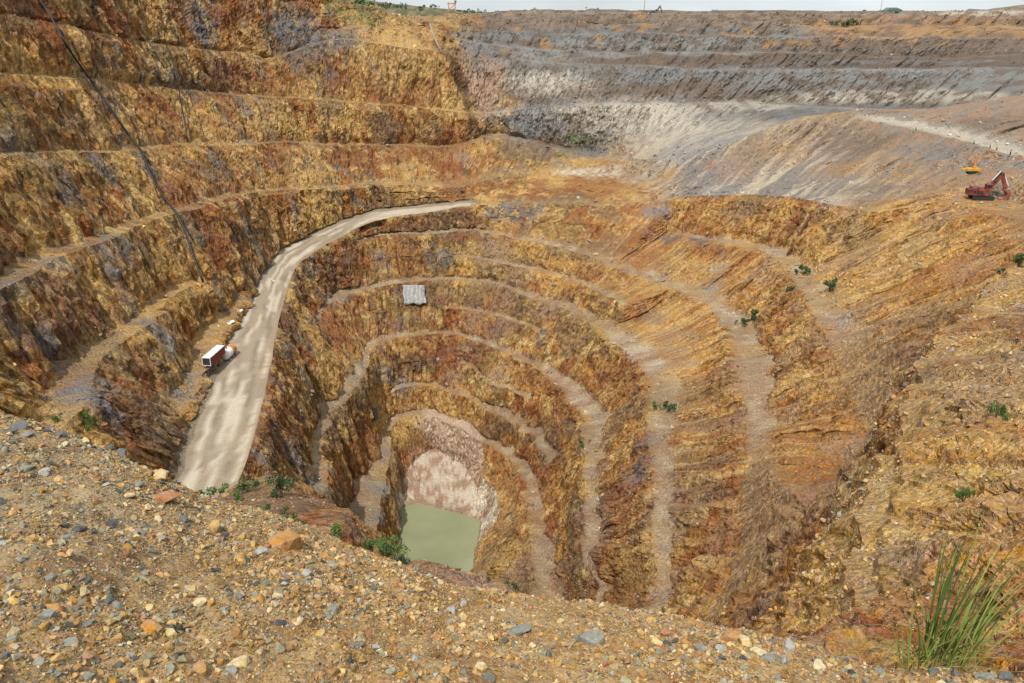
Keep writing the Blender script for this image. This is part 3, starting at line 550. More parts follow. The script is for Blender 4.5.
for a in [
    # left wall
    (64, 190, 6, SLT, .9, 2.4), (97, 158, 5, SLT, .8, 2), (20, 120, 16, OLV * .8, .8, 1.5), (15, 150, 7, SLT * .9, .8, 1.5), (30, 185, 7, OLV * .7, .8, 2), (195, 12, 13, SLT * 1.2, .9, 1.2), (203, 32, 9, SLT, .95, 1.5),
    (300, 35, 17, SLT * 1.15, .95, .9), (278, 25, 10, SLT * 1.2, .8, 1), (325, 42, 12, SLT * 1.3, .8, .8), (232, 75, 11, MRN, .95, 1), (215, 72, 6, MRN * .8, .9, 1.2), (333, 82, 9, MRN * 1.2, .9, 1.2), (330, 72, 4, SLT, .8, 1),
    (295, 203, 4.5, LGR * .9, 1, 1.8), (118, 270, 5, SLT * 1.2, .95, 3), (110, 252, 5, SLT * 1.3, .9, 1.5), (135, 322, 4, SLT * 1.1, .8, 2), (168, 345, 4, LGR * 1.1, .95, 2.6), (158, 330, 4, SLT * 1.4, .9, 2), (12, 330, 7, SLT, .9, 1.8), (45, 350, 5, SLT, .8, 2),
    (75, 395, 9, SLT * 1.5, .9, .8), (95, 385, 6, SLT * 1.5, .9, 1), (50, 262, 6, LGR * .7, .8, .6), (5, 288, 7, LGR * .7, .9, .6), (108, 410, 5, SLT * 1.3, .9, 1.5), (120, 240, 6, SLT * 1.4, .8, .7), (190, 375, 6, LGR * .75, .9, .8), (215, 372, 6, LGR * .7, .9, .8), (185, 395, 6, LGR * .6, .9, .8),
    (155, 250, 8, OLV, .8, 2), (85, 300, 6, MRN * 1.4, .7, 2.5), (60, 300, 7, MRN * 1.3, .8, 2.2), (95, 290, 4, TAN, .8, 3), (30, 370, 7, RUST, .8, 2), (120, 385, 6, RUST, .8, 2), (145, 375, 5, RUST * 1.1, .8, 2), (180, 325, 6, RUST, .8, 2),
    (405, 45, 22, YEL, .95, .8), (425, 35, 10, YEL, .9, 1), (385, 70, 20, YEL * .95, .85, .7), (440, 80, 18, YEL * .9, .8, 1), (455, 105, 16, TAN, .7, .8), (250, 45, 14, TAN, .6, 1), (262, 115, 16, TAN * .9, .7, .8), (150, 30, 18, TAN * .75, .6, 1.4), (245, 165, 10, TAN * .85, .6, 1), (300, 165, 12, TAN * .8, .5, 1), (270, 230, 6, TAN, .6, 1.5),
    (350, 35, 14, SLT * 1.3, .7, .7), (365, 20, 14, GRN, .6, .4), (395, 12, 20, GRN * .9, .7, .4), (350, 4, 22, GRN, .8, .4), (430, 16, 20, OLV * .9, .6, .4),
    (480, 90, 16, PINK * 1.1, .85, 1), (495, 75, 14, PINK, .7, 1), (507, 108, 10, YEL * 1.05, .8, .8), (500, 130, 8, YEL, .7, .8), (455, 62, 5, DRK, .9, 2), (458, 75, 5, DRK * .8, .9, 2), (461, 88, 5, DRK * .8, .95, 2), (467, 105, 4, DRK * .8, .9, 2), (473, 122, 5, DRK * .8, .9, 1.5), (463, 155, 7, PNK, .9, 1.6), (466, 170, 4, DRK, .9, 1.6), (458, 190, 4, DRK * 1.2, .8, 1.6), (497, 158, 2.4, DRK * .8, 1, 2.6),  # dark run down the corner paints the shade of an unmodelled gully
    # far corner, pale clays
    (525, 122, 15, SLT * 1.8, .95, .8), (540, 118, 12, LGR, .8, .8), (475, 45, 18, SLT * 1.7, .8, .5), (520, 52, 16, LGR * 1.0, .9, .5), (500, 50, 12, DRK * 1.3, .5, .6), (555, 85, 30, PALE, .85, .25), (530, 80, 18, PALE * .9, .8, .3), (590, 120, 24, PALE * .8, .8, .5), (640, 118, 30, PALE * .95, .85, .5), (680, 125, 26, PALE, .85, .5), (620, 145, 22, PALE * .7, .75, .6),
    (655, 150, 22, PALE * .85, .8, .7), (600, 172, 16, PALE, .9, .25), (570, 173, 10, PALE * 1.1, .9, .3), (640, 178, 14, PALE * .8, .7, .3), (580, 139, 9, GRN, .95, .5), (570, 137, 6, GRN * 1.3, .8, .5), (562, 155, 5, GRN, .9, .4), (590, 150, 10, GRY, .7, 1), (560, 163, 8, GRY * 1.1, .8, .8), (520, 168, 6, SLT * 1.3, .7, 1),
    (690, 150, 20, LGR * 1.05, .85, .8), (720, 140, 22, LGR * 1.1, .85, .8), (705, 170, 12, GRY * 1.2, .8, .8), (668, 172, 8, ORG * 1.1, .9, 1), (712, 165, 5, np.array((.33, .12, .06)), .9, .8), (745, 125, 26, PALE * .8, .7, .5), (790, 118, 30, BUFF * .9, .7, .4), (760, 150, 20, BUFF * .8, .8, .8), (735, 168, 14, PNK * 1.3, .7, .6),
    (790, 150, 14, ORG * .9, .7, 1), (830, 140, 16, BRN * .95, .85, 1), (855, 150, 18, BRN, .85, 1), (880, 140, 14, BRN * .9, .8, .8), (840, 168, 14, OCH * .85, .7, 1), (895, 178, 9, YEL * .8, .8, .8), (870, 190, 12, BRN * 1.1, .7, .6), (915, 150, 16, GRY * 1.25, .8, .6), (950, 155, 14, GRY * 1.25, .7, .6), (985, 125, 26, BRN * 1.0, .8, .6), (1015, 120, 22, BRN, .8, .7), (1010, 190, 10, LGR * .9, .8, .4),
    (930, 180, 14, PNK * 1.1, .7, .6), (960, 188, 14, PNK * 1.2, .6, .6), (1005, 95, 22, PINK, .8, .4), (730, 190, 12, LGR, .8, .25), (705, 192, 8, LGR * 1.2, .8, .25), (830, 203, 7, PALE * .8, .8, .3),
    # middle benches
    (505, 212, 10, SLT * 1.4, .9, .8), (530, 215, 10, GRY * 1.2, .8, .8), (560, 225, 14, OLV, .6, 1), (600, 240, 12, DRK * 1.6, .6, 1), (655, 213, 9, SLT * 1.7, .9, .6), (672, 240, 6, SLT * 1.0, .9, .5), (700, 240, 7, SLT * .9, .9, .4), (640, 260, 12, RUST * 1.15, .6, 1), (655, 285, 12, TAN * .8, .6, 1), (720, 268, 4, LGR * 1.2, .9, 2), (712, 285, 6, LGR, .8, 1), (690, 275, 12, TAN * .85, .7, 1),
    (495, 250, 12, PNK * 1.1, .8, .7), (520, 275, 9, PNK * 1.1, .8, .7), (540, 310, 10, PNK * 1.1, .8, .8), (505, 300, 8, PNK, .8, .8), (475, 320, 9, PNK, .8, .8), (500, 330, 9, PNK * .95, .8, .8), (540, 335, 5, SLT * .9, .8, 1.2), (470, 350, 8, PNK * .9, .8, .8), (500, 375, 8, PNK, .8, .8), (455, 375, 7, PNK * .9, .8, .8), (445, 350, 4, MRN * 1.2, .9, 2), (445, 300, 4, MRN * 1.3, .8, 2), (455, 235, 5, MRN * 1.4, .8, 1.5),
    (355, 215, 6, SLT, .0, 1), (380, 260, 6, SLT * 1.1, .7, 2), (435, 255, 6, SLT * 1.0, .8, 1.6), (447, 258, 5, SLT * 1.0, .7, 1.6), (350, 258, 4, LGR * .8, .6, 1), (312, 270, 5, LGR * .8, .8, .8), (278, 385, 5, SLT * 1.6, .9, 1.2), (284, 350, 4, SLT * 1.5, .8, 1.2), (272, 425, 4, SLT * 1.3, .8, 1.4), (293, 455, 3.6, LGR * .9, .9, 2.4), (262, 455, 4, SLT * 1.5, .9, 1.6), (315, 482, 6, LGR * .75, .9, .6), (308, 470, 5, LGR * .7, .9, .6),
    (375, 375, 4, SLT, .9, 1.6), (388, 372, 3, LGR * 1.3, .8, 2), (400, 385, 8, SLT * 1.6, .8, .6), (380, 490, 7, LGR * .8, .85, .6), (375, 515, 7, LGR * .75, .85, .6), (385, 455, 6, LGR * .75, .7, .6), (380, 435, 6, PINK * .95, .8, .5),
    (640, 350, 7, PALE * .95, .9, .4), (655, 366, 6, PALE * .95, .9, .4), (620, 340, 5, PALE * .8, .8, .4), (578, 398, 5, PALE * .95, .9, .4), (590, 410, 5, PALE * .9, .9, .4), (733, 318, 6, PALE * 1.05, .95, .4), (718, 310, 4, PALE * .9, .8, .4), (700, 298, 5, BUFF * 1.1, .8, .4), (340, 300, 4, PALE * .9, .6, .4), (770, 252, 6, PALE * .8, .8, .4), (845, 325, 5, LGR * 1.15, .8, .5), (832, 315, 6, PINK * 1.1, .7, .4),
    # pit bottom
    (435, 425, 9, np.array((.58, .43, .32)), .95, .6), (445, 450, 8, np.array((.62, .53, .40)), .95, .8), (425, 480, 9, np.array((.40, .235, .15)), .95, 1), (415, 455, 5, np.array((.36, .20, .12)), .9, 1), (455, 480, 8, np.array((.58, .47, .34)), .95, .8), (472, 500, 7, np.array((.60, .48, .36)), .9, .7), (465, 468, 4, np.array((.36, .24, .15)), .8, .8), (440, 505, 8, np.array((.56, .42, .30)), .8, .3), (410, 505, 4, np.array((.5, .33, .22)), .9, .5),
    (540, 500, 8, PINK * .95, .8, .5), (545, 545, 9, PINK * .9, .85, .5), (560, 585, 12, PINK * .88, .85, .5), (500, 590, 10, PNK * 1.1, .85, .8), (520, 570, 9, PNK * 1.15, .8, .8), (492, 555, 8, BUFF * .75, .7, 1), (510, 520, 9, BUFF * .8, .7, 1), (600, 470, 7, PINK, .7, .5), (595, 520, 9, PNK * 1.2, .85, .5), (600, 545, 8, PNK * 1.2, .85, .6), (670, 500, 8, PINK * .95, .85, .5), (670, 545, 8, PINK * .9, .85, .5), (670, 590, 8, PINK * .85, .85, .5),
    (640, 470, 7, SLT * 1.2, .8, 1), (650, 440, 6, SLT, .7, 1), (630, 560, 9, OLV * .9, .6, 1), (620, 490, 6, MRN * 1.6, .6, 1), (755, 385, 9, PINK * .95, .8, .5), (757, 410, 8, PINK * .85, .8, .5), (745, 365, 8, PNK * 1.2, .7, .5),
    (300, 495, 12, np.array((.21, .115, .07)), .9, 1), (250, 490, 12, np.array((.24, .13, .075)), .9, 1), (340, 530, 10, np.array((.21, .12, .075)), .9, 1), (380, 560, 8, np.array((.24, .14, .08)), .9, 1), (215, 500, 8, np.array((.22, .16, .06)), .8, 1),
    # right wall
    (870, 385, 13, np.array((.30, .18, .085)), .9, .8), (880, 370, 8, np.array((.33, .205, .10)), .9, .8), (790, 520, 12, np.array((.38, .25, .125)), .9, 1), (775, 560, 10, np.array((.37, .25, .13)), .9, 1), (770, 600, 8, np.array((.30, .19, .11)), .9, 1), (800, 345, 9, TAN * .9, .7, 1), (790, 385, 9, TAN * .95, .7, 1), (815, 375, 8, TAN * 1.0, .7, 1), (940, 290, 16, OCH * .8, .6, 1),
    (975, 240, 16, OCH * 1.15, .7, .8), (930, 245, 14, TAN * .9, .6, 1), (890, 250, 10, TAN * .9, .6, 1), (1000, 285, 8, BUFF * .9, .7, .7), (945, 385, 8, YEL * .95, .7, 1), (965, 345, 8, YEL * .9, .7, 1), (930, 410, 6, YEL * .9, .7, 1), (960, 400, 8, OLV, .6, .8), (1000, 380, 12, BUFF * .85, .6, .8), (1000, 560, 7, OCH * 1.25, .8, .8), (1010, 620, 4, OCH * 1.25, .8, .8), (900, 560, 6, PNK * 1.1, .6, .8),
]: patch(*a, rough=.35 if (400 < a[0] < 480 and 415 < a[1] < 510) or (450 < a[0] < 500 and 55 < a[1] < 195) else .75)

# trodden floors of the lower benches, smooth talus aprons
for k, (nm, *_r) in enumerate(LV):
    if nm not in ('b5', 'b4', 'b3', 'b2', 'b1', 'r1', 'b3b', 'b2b', 'b1b'): continue
    for i in np.where(np.abs(LVI - k - .5) < .01)[0]:
        mk = samp(M_[k]); fl = np.array((.43, .315, .20)) * np.ones((NCOL, 3)); n_f = fbm(x[i] / 6, y[i] / 6, k, 3, 241)
        fl = mixc(fl, np.array((.52, .42, .28)), sstep(0, .2, n_f)); fl = mixc(fl, np.array((.36, .255, .185)), sstep(0, .2, -n_f))
        fl = mixc(fl, LGR * .85, sstep(165, 140, np.degrees(PH)) * .6 * sstep(-.1, .2, fbm(x[i] / 9, y[i] / 9, k, 2, 243)))
        col[i] = mixc(col[i], fl * .9, mk * (.3 + .4 * sstep(-.15, .2, fbm(x[i] / 14, y[i] / 14, k * 3., 2, 263))))
        ta = sstep(3, 5, samp(DZ_[k])) * mk * (1 if nm in ('b1', 'r1') else 0); tc_c = mixc(np.array((.36, .225, .105)) * np.ones((NCOL, 3)), np.array((.28, .165, .08)), sstep(-.1, .2, fbm(x[i] / 3, y[i] / 3, z[i] / 3, 3, 247)))
        col[i] = mixc(col[i], tc_c, ta * .9)
k2 = [l[0] for l in LV].index('l2')
for i in np.where((np.abs(LVI - k2 - .5) < .01) | (np.abs(LVI - k2 - .1) < .01))[0]:
    col[i] = mixc(col[i], PALE * (.88 if rows_t[i] < .8 else .55), sstep(168, 182, x[i]) * .92)
fanm = ((LVI > .05) & (LVI < 1.7))[:, None] * sstep(75, 62, np.abs(np.degrees(PH)[None] - 186 + 14 * fbm(x / 8, y / 8, z / 8, 2, 221)))
fc = np.broadcast_to(np.array((.57, .46, .335)), P.shape).copy(); n_a, n_b = fbm(x / 9, y / 9, z / 9, 3, 223), fbm(x / 4, y / 5, z / 5, 3, 227)
fc = mixc(fc, np.array((.42, .26, .17)), sstep(0, .15, n_a + sstep(-26, -36, x) * .25 - .06)); fc = mixc(fc, np.array((.65, .57, .45)), sstep(.02, .14, n_b) * .8); fc = mixc(fc, np.array((.34, .235, .15)), sstep(.1, .2, -n_b) * .8)
col = mixc(col, fc, fanm * .97)
up5 = ((LVI > 1.7) & (LVI < 2.7))[:, None] * sstep(17, 11, np.abs((PH[None] - math.radians(182)) * RR + 5 * fbm(x / 8, y / 8, z / 8, 2, 261)))
u5 = mixc(np.broadcast_to(np.array((.56, .41, .295)), P.shape), np.array((.36, .225, .14)), sstep(-178, -181, z + 6 * n_b) * sstep(-187, -184, z + 4 * n_a) * .45); col = mixc(col, u5, up5 * .9)
mud = sstep(-193.6, -194.7, z + .6 * n_b) * (LVI < 2.5)[:, None] * (LVI > -2)[:, None]; col = mixc(col, np.array((.30, .20, .125)), mud * .8)
# bench floors and the road
jr = [i for i, k in enumerate(LVI) if abs(k - (LV_i := [l[0] for l in LV].index('road')) - .5) < .01 or abs(k - LV_i - .1) < .01]

def terrain_mesh(name, V, mask_faces, mat):
    idx = np.arange(NR * NCOL).reshape(NR, NCOL)
    a, b = idx[:-1], np.roll(idx, -1, 1)[:-1]; c, d = np.roll(idx, -1, 1)[1:], idx[1:]
    Fq = np.stack([a, b, c, d], -1)[mask_faces]
    used = np.unique(Fq); remap = np.full(NR * NCOL, -1); remap[used] = np.arange(len(used))
    return np_mesh(name, V.reshape(-1, 3)[used], remap[Fq], mat, col.reshape(-1, 3)[used], smooth=False)
# road faces: the bench strip of level 'road' along the left wall
fm = np.ones((NR - 1, NCOL), bool)
deg = np.degrees(PH)
ph_a = math.degrees(phi_of(*at_z(222, 505, -112.6)[:2])); ph_b = math.degrees(phi_of(*at_z(470, 206, -90)[:2]))
i0, i1 = jr[0], jr[-1]
rm = np.zeros_like(fm); rm[i0:i1 - 1, :] = ((deg > ph_a) & (deg < ph_b))[None, :]
ru, rv = np.meshgrid(deg, np.linspace(0, 1, i1 - i0 + 1))
rx, ry, rz_ = x[i0:i1 + 1], y[i0:i1 + 1], z[i0:i1 + 1]
ss = np.cumsum(np.hypot(np.diff(rx, axis=1, prepend=rx[:, :1]), np.diff(ry, axis=1, prepend=ry[:, :1])), axis=1); vv = rv * 17
rc = np.broadcast_to(np.array((.30, .235, .165)), rx.shape + (3,)).copy()
wb = vv + 1.2 * fbm(ss / 60, 0 * ss, 3, 2, 129)
wh = sstep(-.06, .1, fbm(ss / 40, wb / 2.2, 1, 4, 131)); rc = mixc(rc, np.array((.50, .43, .335)), wh * .85)
rc = mixc(rc, np.array((.20, .155, .11)), sstep(.02, .16, fbm(ss / 34, wb / 1.3, 5, 4, 137)) * .75)
rc = mixc(rc, np.array((.52, .45, .34)), sstep(ph_b - 30, ph_b - 14, ru) * .5)
inroad = ((ru > ph_a - 1) & (ru < ph_b + 1))
shoulder = sstep(np.interp(ru, [ph_b - 40, ph_b - 20, ph_b], [.82, .6, .45]), np.interp(ru, [ph_b - 40, ph_b - 20, ph_b], [.98, .75, .6]), rv + .12 * fbm(rx / 6, ry / 6, 0, 2, 139))
rc = mixc(rc, np.array((.25, .195, .135)), shoulder)
rc = mixc(rc, np.array((.29, .21, .13)), sstep(.10, .03, rv + .09 * fbm(rx / 3, ry / 3, 0, 3, 151)) * .9)
col[i0:i1 + 1] = np.where(inroad[..., None], rc, col[i0:i1 + 1])
M_pit_obj = link('pit_terrain', terrain_mesh('pit_terrain', P, fm & ~rm, M_rock)); tag(M_pit_obj, 'terraced orange and grey rock walls of the open pit', 'terrain', kind='structure')
road = link('haul_road', terrain_mesh('haul_road', P, rm, M_road)); tag(road, 'pale muddy haul road winding down the left side of the pit', 'road', kind='structure')

# ---- pond
PM, t_, b_ = new_mat('pond_water')
b_.inputs['Base Color'].default_value = (.23, .235, .105, 1); b_.inputs['Roughness'].default_value = .04; b_.inputs['IOR'].default_value = 1.33
n_ = N(t_, 'ShaderNodeTexNoise'); n_.inputs['Scale'].default_value = .5; n_.inputs['Detail'].default_value = 3
tc_ = N(t_, 'ShaderNodeTexCoord'); t_.links.new(tc_.outputs['Object'], n_.inputs[0])
rr_ = N(t_, 'ShaderNodeValToRGB'); rr_.color_ramp.elements[0].position = .3; rr_.color_ramp.elements[1].position = .7
rr_.color_ramp.elements[0].color = (.19, .215, .115, 1); rr_.color_ramp.elements[1].color = (.27, .28, .165, 1)
n2_ = N(t_, 'ShaderNodeTexNoise'); n2_.inputs['Scale'].default_value = .05; n2_.inputs['Detail'].default_value = 3; t_.links.new(tc_.outputs['Object'], n2_.inputs[0])
t_.links.new(n2_.outputs[0], rr_.inputs[0]); t_.links.new(rr_.outputs[0], b_.inputs['Base Color'])
bp_ = N(t_, 'ShaderNodeBump'); bp_.inputs['Strength'].default_value = .05; bp_.inputs['Distance'].default_value = .1
t_.links.new(n_.outputs[0], bp_.inputs['Height']); t_.links.new(bp_.outputs[0], b_.inputs['Normal'])
a_ = np.linspace(0, 2 * np.pi, 48, endpoint=False)
rp = np.interp(a_, np.append(PH, 2 * np.pi), np.append(samp(Rf[0]), samp(Rf[0])[0])) + 4
bm = bmesh.new()
bm.faces.new([bm.verts.new((CX - r * math.sin(a), CY - r * math.cos(a), -194.9)) for a, r in zip(a_, rp)])
tag(link('pond_water', bm_mesh('pond_water', bm, PM)), 'murky green pond at the bottom of the pit', 'water', kind='structure')

# ================================================================== LOOSE ROCK
rng = np.random.default_rng(12); random.seed(7)
def hull_rock(seed, npts=12, flat=.65, sharp=.5):
    r = np.random.default_rng(seed); v = r.normal(size=(npts, 3)); v /= np.linalg.norm(v, axis=1)[:, None]
    v *= 1 - sharp * .5 * r.random((npts, 1)); v *= np.array([1, .6 + .4 * r.random(), flat * (.7 + .5 * r.random())])
    bm = bmesh.new()
    for q in v: bm.verts.new(q)
    h = bmesh.ops.convex_hull(bm, input=bm.verts)
    junk = [e for e in h['geom_interior'] + h['geom_unused'] if isinstance(e, bmesh.types.BMVert)]
    if junk: bmesh.ops.delete(bm, geom=list(set(junk)), context='VERTS')
    bmesh.ops.triangulate(bm, faces=bm.faces); bmesh.ops.recalc_face_normals(bm, faces=bm.faces)
    bm.verts.index_update()
    V = np.array([q.co[:] for q in bm.verts]); Fc = np.array([[q.index for q in f.verts] for f in bm.faces]); bm.free()
    return V, Fc
HULLS = [hull_rock(100 + i, 9 + i % 4) for i in range(24)]
def rand_rot(n):
    a = rng.random(n) * 2 * np.pi; tx = rng.normal(0, .35, n); ty = rng.normal(0, .35, n)
    ca, sa = np.cos(a), np.sin(a); Rz = np.zeros((n, 3, 3)); Rz[:, 0, 0] = ca; Rz[:, 0, 1] = -sa; Rz[:, 1, 0] = sa; Rz[:, 1, 1] = ca; Rz[:, 2, 2] = 1
    Rx = np.zeros((n, 3, 3)); Rx[:, 0, 0] = 1; Rx[:, 1, 1] = np.cos(tx); Rx[:, 1, 2] = -np.sin(tx); Rx[:, 2, 1] = np.sin(tx); Rx[:, 2, 2] = np.cos(tx)
    Ry = np.zeros((n, 3, 3)); Ry[:, 1, 1] = 1; Ry[:, 0, 0] = np.cos(ty); Ry[:, 0, 2] = np.sin(ty); Ry[:, 2, 0] = -np.sin(ty); Ry[:, 2, 2] = np.cos(ty)
    return Rx @ Ry @ Rz
def scatter(name, pos, size, cols, mat, hulls=HULLS, sink=.25):
    n = len(pos); kind = rng.integers(0, len(hulls), n); Rm = rand_rot(n); VV, FF, CC = [], [], []; off = 0
    for k, (V, Fc) in enumerate(hulls):
        sel = np.where(kind == k)[0]
        if not len(sel): continue
        v = np.einsum('nij,vj->nvi', Rm[sel], V) * size[sel, None, None]
        v = v + pos[sel][:, None, :]; v[..., 2] += (size[sel] * (.5 - sink))[:, None]
        VV.append(v.reshape(-1, 3)); CC.append(np.repeat(cols[sel], len(V), 0))
        FF.append((Fc[None] + (off + np.arange(len(sel)) * len(V))[:, None, None]).reshape(-1, 3)); off += len(sel) * len(V)
    return np_mesh(name, np.concatenate(VV), np.concatenate(FF), mat, np.concatenate(CC))
M_stone = rock_mat('loose_stone', 9.0, 1.0, .5, contrast=.3, fine=5, bdist=.02)
M_rubble = rock_mat('rubble_stone', 1.2, 1.0, .5, contrast=.3, fine=4, bdist=.2)

# rubble on the benches and talus of the pit (countless small blocks)
vis = (DP < 900) & (UP > -60) & (UP < W + 60) & (VP > 5) & (VP < H + 20)
wgt = np.where(vis, 1.0, 0) * np.where((LVI < NL)[:, None], 1, 0)
bn = (1 - FACE) * np.ones_like(UP)
area = np.linalg.norm(np.cross(np.roll(P, -1, 1) - P, np.roll(P, -1, 0) - P), axis=-1)
clump = sstep(-.1, .3, fbm(x / 12, y / 12, z / 12, 2, 211))
wgt = wgt * area * (.15 + bn * 1.2) * (.2 + clump) / np.maximum(DP, 25) ** 1.7
wgt[(LVI < 0)] = 0
wgt[i0:i1 + 1] = np.where(inroad, wgt[i0:i1 + 1] * .05, wgt[i0:i1 + 1])
wf = wgt.ravel() / wgt.sum()
pick = rng.choice(len(wf), 17000, p=wf)
jit = rng.random((17000, 2))
pi, pj = np.unravel_index(pick, UP.shape)
pos = P[pi, pj] + (P[np.minimum(pi + 1, NR - 1), pj] - P[pi, pj]) * jit[:, :1] + (P[pi, (pj + 1) % NCOL] - P[pi, pj]) * jit[:, 1:]
sz = (.0010 + .0011 * rng.pareto(3.2, 17000).clip(0, 3)) * np.clip(DP[pi, pj], 8, 500)
sz = np.minimum(sz, 1.6)
cl = col[pi, pj] * (.75 + .6 * rng.random((17000, 1))); gsel = rng.random(17000) < .3
cl = np.where(gsel[:, None], np.array((.27, .25, .225)) * (.6 + .8 * rng.random((17000, 1))), cl)
tag(link('rock_rubble', scatter('rock_rubble', pos, sz, cl, M_rubble)), 'loose broken rock scattered over the benches of the pit', 'rubble', kind='stuff')

# stony debris on the near slopes to the right and on the shoulder below the bank
def debris(name, label, sel, n, s0, pal):
    wq = np.where(sel & vis, area / np.maximum(DP, 12) ** 1.5, 0) * (.25 + clump); wq = wq.ravel() / wq.sum()
    i_, j_ = np.unravel_index(rng.choice(wq.size, n, p=wq), UP.shape); t2 = rng.random((n, 2))
    ps_ = P[i_, j_] + (P[np.minimum(i_ + 1, NR - 1), j_] - P[i_, j_]) * t2[:, :1] + (P[i_, (j_ + 1) % NCOL] - P[i_, j_]) * t2[:, 1:]
    sz_ = (s0 + s0 * rng.pareto(2.4, n).clip(0, 4)) * np.clip(DP[i_, j_], 8, 140)
    cc = np.where(rng.random((n, 1)) < .55, col[i_, j_] * (.7 + .7 * rng.random((n, 1))), np.array(pal)[rng.integers(0, len(pal), n)] * (.7 + .6 * rng.random((n, 1))))
    tag(link(name, scatter(name, ps_, sz_, cc, M_rubble)), label, 'rubble', kind='stuff')
debris('slope_rubble', 'stony orange debris on the near right-hand slope', (x > 8) & (y < 190) & (y > 5) & (z > -62), 9000, .0011, ((.40, .27, .13), (.47, .35, .19), (.28, .16, .08), (.27, .24, .20)))
debris('shoulder_rubble', 'brown rubble on the shoulder below the gravel bank', (x < 5) & (x > -60) & (y < 82) & (y > 25), 2500, .0012, ((.26, .14, .085), (.33, .20, .12), (.20, .12, .08), (.40, .29, .19)))

# ================================================================== FOREGROUND MOUND
cpx = np.array([-500, -250, 0, 40, 80, 120, 160, 200, 240, 280, 330, 380, 420, 460, 500, 550, 600, 650, 700, 750, 800, 850, 900, 960, 1024, 1200, 1500.])
cpy = np.array([395, 400, 416, 424, 437, 455, 476, 497, 508, 521, 541, 562, 579, 594, 604, 611, 615, 617, 628, 641, 656, 666, 674, 682, 690, 697, 697.])
cD = np.array([9.5, 8.4, 7.2, 7.0, 6.8, 6.6, 6.4, 6.2, 6.1, 6.0, 5.9, 5.8, 5.7, 5.6, 5.5, 5.4, 5.2, 5.1, 5.0, 4.9, 4.8, 4.7, 4.6, 4.5, 4.45, 4.4, 4.4])
bD = np.interp(cpx, [-500, 0, 512, 1024, 1500], [1.5, 1.9, 2.7, 3.3, 3.6])
MC = 520
mpx = np.interp(np.linspace(0, 1, MC), [0, .14, .86, 1], [-500, -40, 1064, 1500])
cy_, cd_, bd_ = np.interp(mpx, cpx, cpy), np.interp(mpx, cpx, cD), np.interp(mpx, cpx, bD)
near = np.stack([at_d(a, 770, d) for a, d in zip(mpx, bd_)]); crest = np.stack([at_d(a, b, d) for a, b, d in zip(mpx, cy_, cd_)])
back = near.copy(); back[:, 0] *= 1.6; back[:, 1] = -5; back[:, 2] = -1.62
rowsM = []
for t in np.linspace(0, 1, 8, endpoint=False): rowsM.append(back + (near - back) * t)
NM = 210
for t in np.linspace(0, 1, NM, endpoint=False):
    q = near + (crest - near) * t; q[:, 2] += .12 * math.sin(math.pi * t) * 1.0; rowsM.append(q)
outd = crest - near * .3; outd[:, 2] = 0; outd /= np.linalg.norm(outd, axis=1)[:, None]
for d in (0, .05, .12, .2, .3, .45, .7, 1.0, 1.5, 2.2, 3.2, 5, 8, 13, 20, 28):
    q = crest + outd * d; q[:, 2] -= d * min(.45 + d * .5, .92); rowsM.append(q)
MP = np.array(rowsM); mx_, my_ = MP[..., 0], MP[..., 1]
hgt = .16 * fbm(mx_ / 1.3, my_ / 1.3, 0, 3, 401) + .09 * fbm(mx_ / .3, my_ / .3, 0, 3, 409) + .022 * fbm(mx_ / .09, my_ / .09, 0, 2, 413)
kk = np.arange(len(MP)); hgt *= np.interp(kk, [0, 8 + NM * .8, 8 + NM, 8 + NM + 6, len(MP)], [1, 1, .45, 1, 3])[:, None]
MP[..., 2] += hgt
mcol = np.broadcast_to(np.array((.33, .205, .09)), MP.shape).copy()
mcol = mixc(mcol, np.array((.39, .265, .125)), sstep(-.1, .25, fbm(mx_ / .6, my_ / .6, 0, 3, 421)))
mcol = mixc(mcol, np.array((.22, .115, .04)), sstep(.05, .3, fbm(mx_ / .5, my_ / .5, 7, 3, 431)) * .8)
mcol = mixc(mcol, np.array((.24, .20, .14)), sstep(-1.2, -3.6, mx_ + .8 * fbm(mx_, my_, 0, 2, 433)) * .5)
idx = np.arange(MP.shape[0] * MC).reshape(MP.shape[0], MC)
Fq = np.stack([idx[:-1, :-1], idx[:-1, 1:], idx[1:, 1:], idx[1:, :-1]], -1).reshape(-1, 4)
mound = link('gravel_mound', np_mesh('gravel_mound', MP.reshape(-1, 3), Fq, M_gravel_ground, mcol.reshape(-1, 3)))
tag(mound, 'stony ochre gravel bank at the viewpoint', 'ground', kind='structure')
MU, MV, MD = project(MP)
def mhit(px, py):
    m = (MD > .5) & (np.arange(len(MP)) <= 8 + NM + 4)[:, None]
    e = np.where(m, (MU - px) ** 2 + (MV - py) ** 2, 1e9); k = np.unravel_index(e.argmin(), e.shape)
    return MP[k].astype(float), MD[k]
PEB = [np.array(c) for c in ((.42, .265, .105), (.48, .345, .16), (.37, .20, .07), (.50, .39, .22), (.27, .155, .06), (.21, .20, .155), (.13, .13, .115), (.32, .29, .22), (.32, .15, .07), (.075, .075, .07), (.25, .23, .14))]
def pebble_cols(ppx, n):
    left = np.clip(1 - ppx / 420, 0, 1)[:, None]; w = np.array([3.4, 2.0, 2.8, .7, 2.0, .55, .35, .4, .6, .2, .8])[None] * np.ones((n, 1))
    right = np.clip((ppx - 480) / 300, 0, 1)[:, None]
    w[:, [5, 6, 7, 9, 10]] *= 1 + 3.2 * left + 1.0 * right; w /= w.sum(1, keepdims=True)
    k = (w.cumsum(1) < rng.random((n, 1))).sum(1).clip(0, 10)
    return np.array(PEB)[k] * (.7 + .55 * rng.random((n, 1)))
